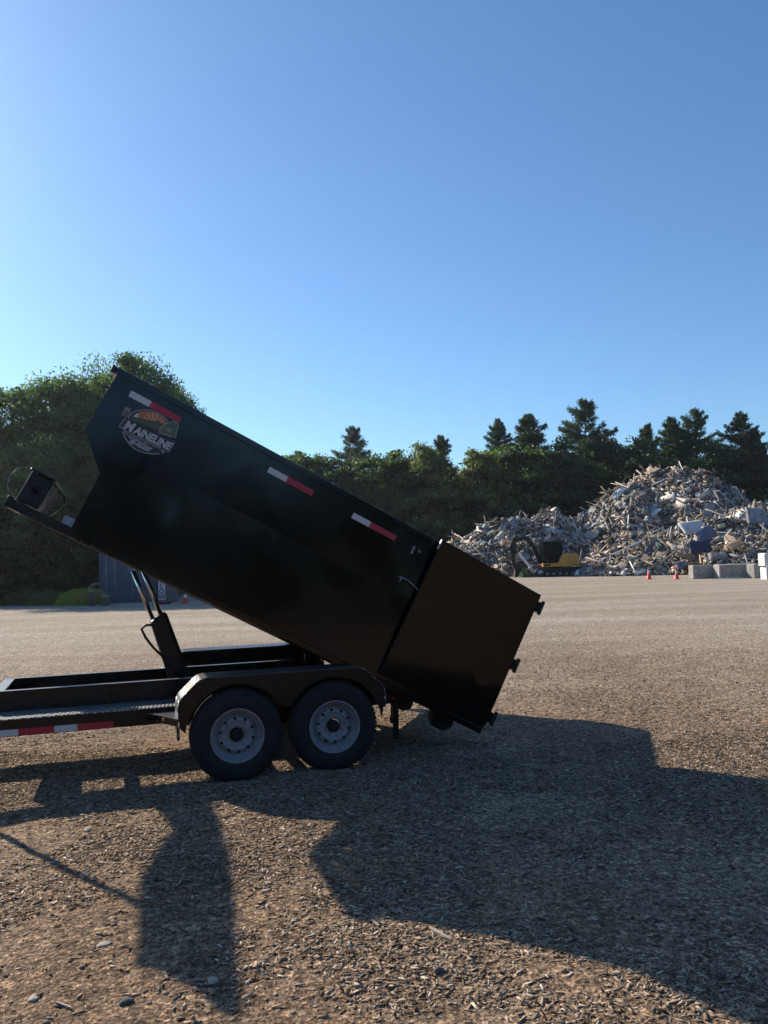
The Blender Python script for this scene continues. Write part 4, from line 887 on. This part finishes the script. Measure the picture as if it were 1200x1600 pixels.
# something orange left at the foot of the pile
b, f = ground_local(937, 67); o = thing('orange_crate', 'small orange crate on the ground between the excavator and the cones', 'crate', b)
m = MB(); m.box(f, -.6, .6, -.25, .25, 0, .05)
for a0, a1, c0, c1 in ((-.6, .6, -.25, -.22), (-.6, .6, .22, .25), (-.6, -.57, -.219, .219), (.57, .6, -.219, .219)): m.box(f, a0, a1, c0, c1, .051, .34)
m.build('shell', simple('crate_orange', (.62, .22, .05), (.5, .18, .05), rough=.6), o, bevel=.01)
# sofa-like lump and leaning plank by the low pile
b, f = ground_local(841, 67.5, .1); o = thing('broken_sofa', 'overturned blue and tan sofa at the foot of the low pile', 'sofa', b)
m = MB(); m.box(f, -1.25, .95, -.35, .5, .0, .42); m.build('seat', simple('sofa_tan', (.36, .30, .25), (.28, .24, .2), rough=.9), o, bevel=.08)
m = MB(); m.box(f, -.7, 1.2, -.4, .1, .43, .95); m.build('backrest', M_blue, o, bevel=.12)
m = MB(); m.prism([f(a, -.6, z) for a, z in ((-1.75, .0), (-1.45, .0), (-.65, .75), (-.8, .9))], [f(a, -.36, z) for a, z in ((-1.75, .0), (-1.45, .0), (-.65, .75), (-.8, .9))]); m.build('armrest', M_matt, o, bevel=.05)
b, f = ground_local(823, 67); m = MB(); m.prism([f(.55, 0, .25), f(.78, 0, .30), f(-.55, .0, 2.0), f(-.75, .0, 1.95)], [f(.55, .1, .25), f(.78, .1, .30), f(-.55, .1, 2.0), f(-.75, .1, 1.95)])
tag(m.build('white_plank', M_wblock), 'white plank leaning diagonally just left of the excavator tracks', 'plank')
def clump(name, px, Y, rx, ry, rz, n, size, col, label, cat, seed, spiky=True, group=None, mt=None):
    r = np.random.default_rng(seed); b = gx(px, Y); a = r.uniform(0, 6.28, n); q = np.sqrt(r.random(n)); x = np.cos(a) * q * rx; y = np.sin(a) * q * ry
    hmax = rz * (1 - q ** 2) ** .5; z = hmax * r.uniform(.05, 1., n)
    cen = np.stack([x, y, z], 1); nor = r.normal(size=(n, 3)) * (1, 1, .6 if spiky else 1)
    v, f = quads(cen, nor, size * r.uniform(.6, 1.4, n), r, asp=.6); cc = np.array(col) * r.uniform(.55, 1.5, (n, 1)) * (1 + r.normal(size=(n, 3)) * .12)
    o = fast_mesh(name, v, f, mt or M_weed, np.repeat(np.clip(cc, 0, 1), 4, 0)); o.location = tuple(b); return tag(o, label, cat, group)
clump('scrub_bush', 833 - 12, 66.5, .55, .4, .75, 900, .09, (.22, .24, .17), 'pale dry bush between the sofa and the excavator tracks', 'bush', 61)
clump('weed_clump', 128, 41.0, 1.35, .6, .85, 5200, .05, (.38, .38, .10), 'bright yellow green weeds left of the concrete culvert pipe', 'weeds', 62)
clump('weed_clump', 147, 40.8, .8, .4, .85, 2000, .05, (.34, .34, .13), 'taller weeds growing in front of the concrete culvert pipe', 'weeds', 63)
clump('weed_clump', 77, 42.0, 1.2, .6, .8, 2600, .055, (.12, .16, .06), 'dim green weeds in the tree shade left of the yellow green weeds', 'weeds', 64)
clump('weed_clump', 40, 43.0, 1.4, .6, .8, 2600, .055, (.08, .12, .045), 'dark weeds under the trees at the far left', 'weeds', 65)
# culvert pipe and small blocks by the container
b, f = ground_local(150, 42.9, 0.); m = MB(); c0 = f(0, 0, .52); ax_ = np.array([.15, .99, 0]); e1 = np.cross(ax_, [0, 0, 1.])
m.lathe(c0, ax_, e1, [(.43, .0), (.51, .0), (.51, 1.6), (.43, 1.6), (.43, .0)], 40, False)
tag(m.build('culvert_pipe', M_conc), 'round concrete culvert pipe lying end on beside the container', 'pipe')
for px, Y, L, H, lab in ((142, 39.6, .22, .66, 'thin brown concrete post standing in the weeds left of the culvert mouth'), (165, 39.8, .36, .40, 'low dark square block at the corner of the blue container')):
    b, f = ground_local(px, Y, .1); o = thing('marker_block', lab, 'block', b); m = MB()
    m.hexa([f(-L / 2, -.15, 0), f(L / 2, -.15, 0), f(L / 2, .15, 0), f(-L / 2, .15, 0), f(-L / 2 + .02, -.13, H), f(L / 2 - .02, -.13, H), f(L / 2 - .02, .13, H), f(-L / 2 + .02, .13, H)]); m.build('block', simple('brown_block', (.12, .09, .08), (.08, .065, .06), rough=.9), o, bevel=.02)
    m = MB(); m.box(f, -L / 2 - .01, L / 2 + .01, -.16, .16, H + .001, H + .05); m.build('cap', M_conc, o, bevel=.01)

# ------------------------------------------------------------------ shipping container, doors facing us
b, f = ground_local(193, 42.3, .06)
ct = thing('shipping_container', 'faded blue shipping container with its doors towards us, half hidden by the bin', 'container', b)
CW, CH, CL = 2.44, 2.55, 6.05
m = MB(); nseg = 54; ring_ = []
m.box(f, -CW / 2 + .06, CW / 2 - .06, .14, CL, .12, CH - .06)
m.build('walls', M_cont, ct)
m = MB()
for sx in (-1, 1):
    for k in range(20):
        y0_ = .3 + k * .28; xx = sx * (CW / 2 - .06)
        m.box(f, min(xx, xx + sx * .03), max(xx, xx + sx * .03), y0_, y0_ + .13, .18, CH - .14)
m.build('side_corrugation', M_cont, ct)
m = MB()
for sx in (-1, 1):
    xa, xb = sorted((sx * CW / 2, sx * (CW / 2 - .09))); m.box(f, xa, xb, 0, .12, .0, CH); m.box(f, xa, xb, CL, CL + .1, 0, CH); m.box(f, xa, xb, .121, CL - .001, .0, .14); m.box(f, xa, xb, .121, CL - .001, CH - .09, CH)
m.box(f, -CW / 2 + .091, CW / 2 - .091, .0, .12, .0, .13); m.box(f, -CW / 2 + .091, CW / 2 - .091, .0, .12, CH - .11, CH); m.build('corner_frame', M_cont, ct, bevel=.01)
for sx in (-1, 1):
    xa, xb = sorted((sx * .01, sx * (CW / 2 - .1))); m = MB(); m.box(f, xa, xb, .03, .07, .14, CH - .12)
    for k in range(4): 
        z0_ = .28 + k * .56; m.box(f, xa + .10, xb - .10, .012, .029, z0_, z0_ + .40)
    dd = m.build('door', M_cont, ct, bevel=.006)
    for q in (.33, .74):
        xx = sx * (.1 + (CW / 2 - .2) * q); m = MB(); m.tube([f(xx, -.02, .06), f(xx, -.02, CH - .04)], .02, 8)
        for zz in (.25, 1.0, 1.6, 2.3): m.box(f, xx - .05, xx + .05, -.035, .011, zz, zz + .06)
        m.build('lock_rod', simple('rod_grey', (.25, .28, .32), (.2, .22, .26), rough=.5), dd)
        m = MB(); m.box(f, xx, xx + .26, -.045, -.03, 1.02, 1.05); m.build('lock_handle', M_cont, dd)
M_mark = simple('faded_white', (.30, .32, .34), (.22, .24, .26), rough=.7, scale=12)
m = MB(); m.lathe(f(.35, .0065, 1.78), f(0, -1, 0) - f(0, 0, 0), f(1, 0, 0) - f(0, 0, 0), [(.11, 0), (.15, 0)], 24); m.box(f, .27, .44, .003, .0085, 1.50, 1.56); m.box(f, .28, .42, .003, .0085, 1.98, 2.03)
m.box(f, .75, .85, .003, .0085, 1.72, 2.12); m.build('door_marking', M_mark, ct)

# ------------------------------------------------------------------ SLOW sign
b, f = ground_local(252, 39.6, .12); sg = thing('slow_sign', 'white upright sign reading SLOW on a dark foot between container and small cone', 'sign', b)
m = MB(); m.box(f, -.16, .16, -.02, .02, .10, 1.28); m.build('panel', simple('sign_white', (.62, .54, .55), (.5, .44, .45), rough=.6, scale=2), sg, bevel=.01)
m = MB(); m.box(f, -.20, -.162, -.03, .03, .06, 1.30); m.box(f, -.36, .42, -.2, .2, .0, .06); m.box(f, -.06, .06, -.04, .04, .061, .099); m.build('stand', M_dark, sg, bevel=.008)
m = MB(); m.box(f, -.155, .155, -.0225, -.0205, .11, .20); m.build('red_band', simple('sign_red', (.35, .05, .06), rough=.6), sg)
for k, ch_ in enumerate('WOLS'):
    cu = bpy.data.curves.new('letter', 'FONT'); cu.body = ch_; cu.size = .32; cu.align_x = 'CENTER'; cu.offset = .008
    o = bpy.data.objects.new('t', cu); C.objects.link(o); bpy.context.view_layer.update(); me = bpy.data.meshes.new_from_object(o.evaluated_get(bpy.context.evaluated_depsgraph_get())); bpy.data.objects.remove(o)
    for v in me.vertices: v.co = Vector(f(v.co.x * .9, -.0235, .235 + k * .262 + v.co.y) - b)
    me.materials.clear(); me.materials.append(M_dblack); q = bpy.data.objects.new('letter', me); C.objects.link(q); q.parent = sg
bumpy_block('concrete_block', 262, 41.2, .95, .6, 1.0, .1, 'brownish concrete block standing just behind the SLOW sign', simple('brown_conc', (.17, .14, .14), (.12, .10, .10), rough=.9), group='blocks near the container')

# ------------------------------------------------------------------ excavator
b, f = ground_local(866, 67.0, 0.03)
ex = thing('excavator', 'small yellow excavator with a dark glazed cab parked before the debris piles', 'excavator', b)
for c0 in (-1.1, .7):
    m = MB(); pr = []
    for k in range(13): a = R(90 + 180 * k / 12); pr.append((-1.45 + .33 * math.cos(a), .36 + .34 * math.sin(a)))
    for k in range(13): a = R(-90 + 180 * k / 12); pr.append((1.75 + .33 * math.cos(a), .36 + .34 * math.sin(a)))
    m.prism([f(a, c0, z) for a, z in pr], [f(a, c0 + .42, z) for a, z in pr]); tk = m.build('track', M_under, ex)
    m = MB()
    for k in range(26):
        a = -1.45 + 3.2 * k / 25; m.box(f, a - .03, a + .03, c0 - .01, c0 + .43, .0, .035); m.box(f, a - .03, a + .03, c0 - .01, c0 + .43, .685, .72)
    m.build('track_shoes', M_under, tk)
    m = MB()
    for a, rr_ in ((-1.42, .24), (1.72, .24), (-.85, .12), (-.35, .12), (.15, .12), (.65, .12), (1.15, .12)):
        m.lathe(f(a, c0 - .03, .36 if rr_ > .2 else .2), f(0, 1, 0) - f(0, 0, 0), f(1, 0, 0) - f(0, 0, 0), [(0, 0), (rr_ * .5, 0), (rr_ * .55, .012), (rr_, .012), (rr_, .04)], 20)
    m.build('rollers', M_steel, tk)
m = MB(); m.box(f, -.9, 1.2, -.65, .65, .30, .62); m.box(f, -.5, .5, -.5, .5, .621, .76); m.build('undercarriage', M_under, ex)
m = MB(); prof = [(-1.18, .77), (1.72, .77), (1.72, 1.55), (1.55, 1.78), (.52, 1.80), (.36, 1.74), (.02, 1.06), (-1.18, 1.06)]
m.prism([f(a, -1.05, z) for a, z in prof], [f(a, -.55, z) for a, z in prof])
prof2 = [(-1.0, .77), (1.72, .77), (1.72, 1.55), (1.55, 1.76), (.60, 1.76), (.50, 1.7), (.50, 1.06), (-1.0, 1.06)]
m.prism([f(a, -.549, z) for a, z in prof2], [f(a, 1.05, z) for a, z in prof2]); bd = m.build('body', M_yellow, ex, bevel=.04)
m = MB(); m.box(f, .78, .79, -1.056, -1.051, .85, 1.74); m.box(f, .95, 1.42, -1.056, -1.051, 1.12, 1.15); m.box(f, .95, 1.42, -1.056, -1.051, 1.56, 1.59); m.box(f, .95, .98, -1.056, -1.051, 1.151, 1.559); m.box(f, 1.39, 1.42, -1.056, -1.051, 1.151, 1.559)
for k in range(5): m.box(f, 1.10 + k * .09, 1.15 + k * .09, -1.056, -1.051, .88, .97)
m.build('panel_lines', M_under, bd)
m = MB(); m.box(f, -1.12, -.55, -1.057, -1.051, .84, .98); m.build('side_stripe', M_dark, bd)
# counterweight / blade
m = MB(); m.box(f, 1.95, 2.55, -1.0, 1.0, .12, .52); m.build('blade', M_under, ex, bevel=.03)
m = MB(); P_ = [(-1.10, 1.07), (-.02, 1.07), (.33, 1.76), (.42, 1.95), (.40, 2.62), (.30, 2.70), (-1.02, 2.72), (-1.12, 2.6)]
m.prism([f(a, -1.03, z) for a, z in P_], [f(a, .0, z) for a, z in P_]); cb = m.build('cab_glass', M_glass, ex, bevel=.03)
m = MB()
for a0, z0, a1, z1 in ((-1.12, 1.07, -1.12, 2.64), (-.52, 1.07, -.52, 2.66), (.42, 1.90, .40, 2.62), (-.02, 1.08, .36, 1.80)):
    for cc_ in (-1.045, .01):
        m.tube([f(a0, cc_, z0), f(a1, cc_, z1)], .035, 6)
m.tube([f(-1.12, -1.045, 1.62), f(-.52, -1.045, 1.75)], .012, 5)
m.build('cab_frame', M_dark, cb)
m = MB(); m.box(f, -1.18, .46, -1.1, .06, 2.722, 2.80); m.build('cab_roof', M_frame, cb, bevel=.03)
m = MB(); bp_ = [(-1.0, 1.15), (-1.55, 2.2), (-2.1, 3.0), (-2.6, 3.15), (-3.1, 2.95)]
lo = [f(a - .10, .15, z) for a, z in bp_]; ring = [f(a, .15, z) for a, z in ((-1.0, .95), (-1.3, 1.15), (-1.72, 2.3), (-2.25, 2.98), (-3.15, 2.80), (-3.12, 3.05), (-2.3, 3.35), (-1.95, 3.2), (-1.40, 2.35), (-.95, 1.25))]
m.prism(ring, [q + (f(0, .34, 0) - f(0, 0, 0)) for q in ring]); bo = m.build('boom', M_frame, ex, bevel=.03)
ring = [f(a, .2, z) for a, z in ((-2.95, 3.25), (-3.25, 3.2), (-3.50, 2.6), (-3.35, 1.0), (-3.18, 1.0), (-3.05, 2.6))]
m = MB(); m.prism(ring, [q + (f(0, .24, 0) - f(0, 0, 0)) for q in ring]); st_ = m.build('stick', M_frame, bo, bevel=.02)
ring = [f(a, .0, z) for a, z in ((-3.45, 1.05), (-3.05, 1.05), (-2.75, .75), (-2.72, .35), (-2.95, .05), (-3.3, .0), (-3.22, .25), (-3.2, .6))]
m = MB(); m.prism(ring, [q + (f(0, .64, 0) - f(0, 0, 0)) for q in ring]); m.build('bucket', M_under, bo)
for (a0, z0, a1, z1) in ((-1.22, 1.0, -1.78, 2.35), (-1.75, 3.12, -2.9, 3.4)):
    m = MB(); m.tube([f(a0, .32, z0), f((a0 + a1) / 2, .32, (z0 + z1) / 2)], .06, 8); m.tube([f((a0 + a1) / 2, .32, (z0 + z1) / 2), f(a1, .32, z1)], .035, 8); m.build('hydraulic_ram', M_steel, bo)

# ------------------------------------------------------------------ thin haze volume, added to imitate lens veiling on the left
m = MB(); m.box(lambda a, b, c: np.array([a, b, c]), -1600, 1600, -1600, 3600, -1, 24)
mh = bpy.data.materials.new('veil_haze'); mh.use_nodes = True; th_ = mh.node_tree; th_.nodes.remove(th_.nodes['Principled BSDF'])
pv_ = th_.nodes.new('ShaderNodeVolumePrincipled'); pv_.inputs['Color'].default_value = (.86, .93, 1, 1); pv_.inputs['Density'].default_value = .00018; pv_.inputs['Anisotropy'].default_value = .55
th_.links.new(pv_.outputs[0], th_.nodes['Material Output'].inputs['Volume'])
hz = m.build('added_veil_haze', mh); tag(hz, kind='stuff')
# ------------------------------------------------------------------ render settings
S.render.engine = 'CYCLES'
S.cycles.max_bounces = 6; S.cycles.diffuse_bounces = 3; S.cycles.transmission_bounces = 4
S.cycles.use_denoising = True
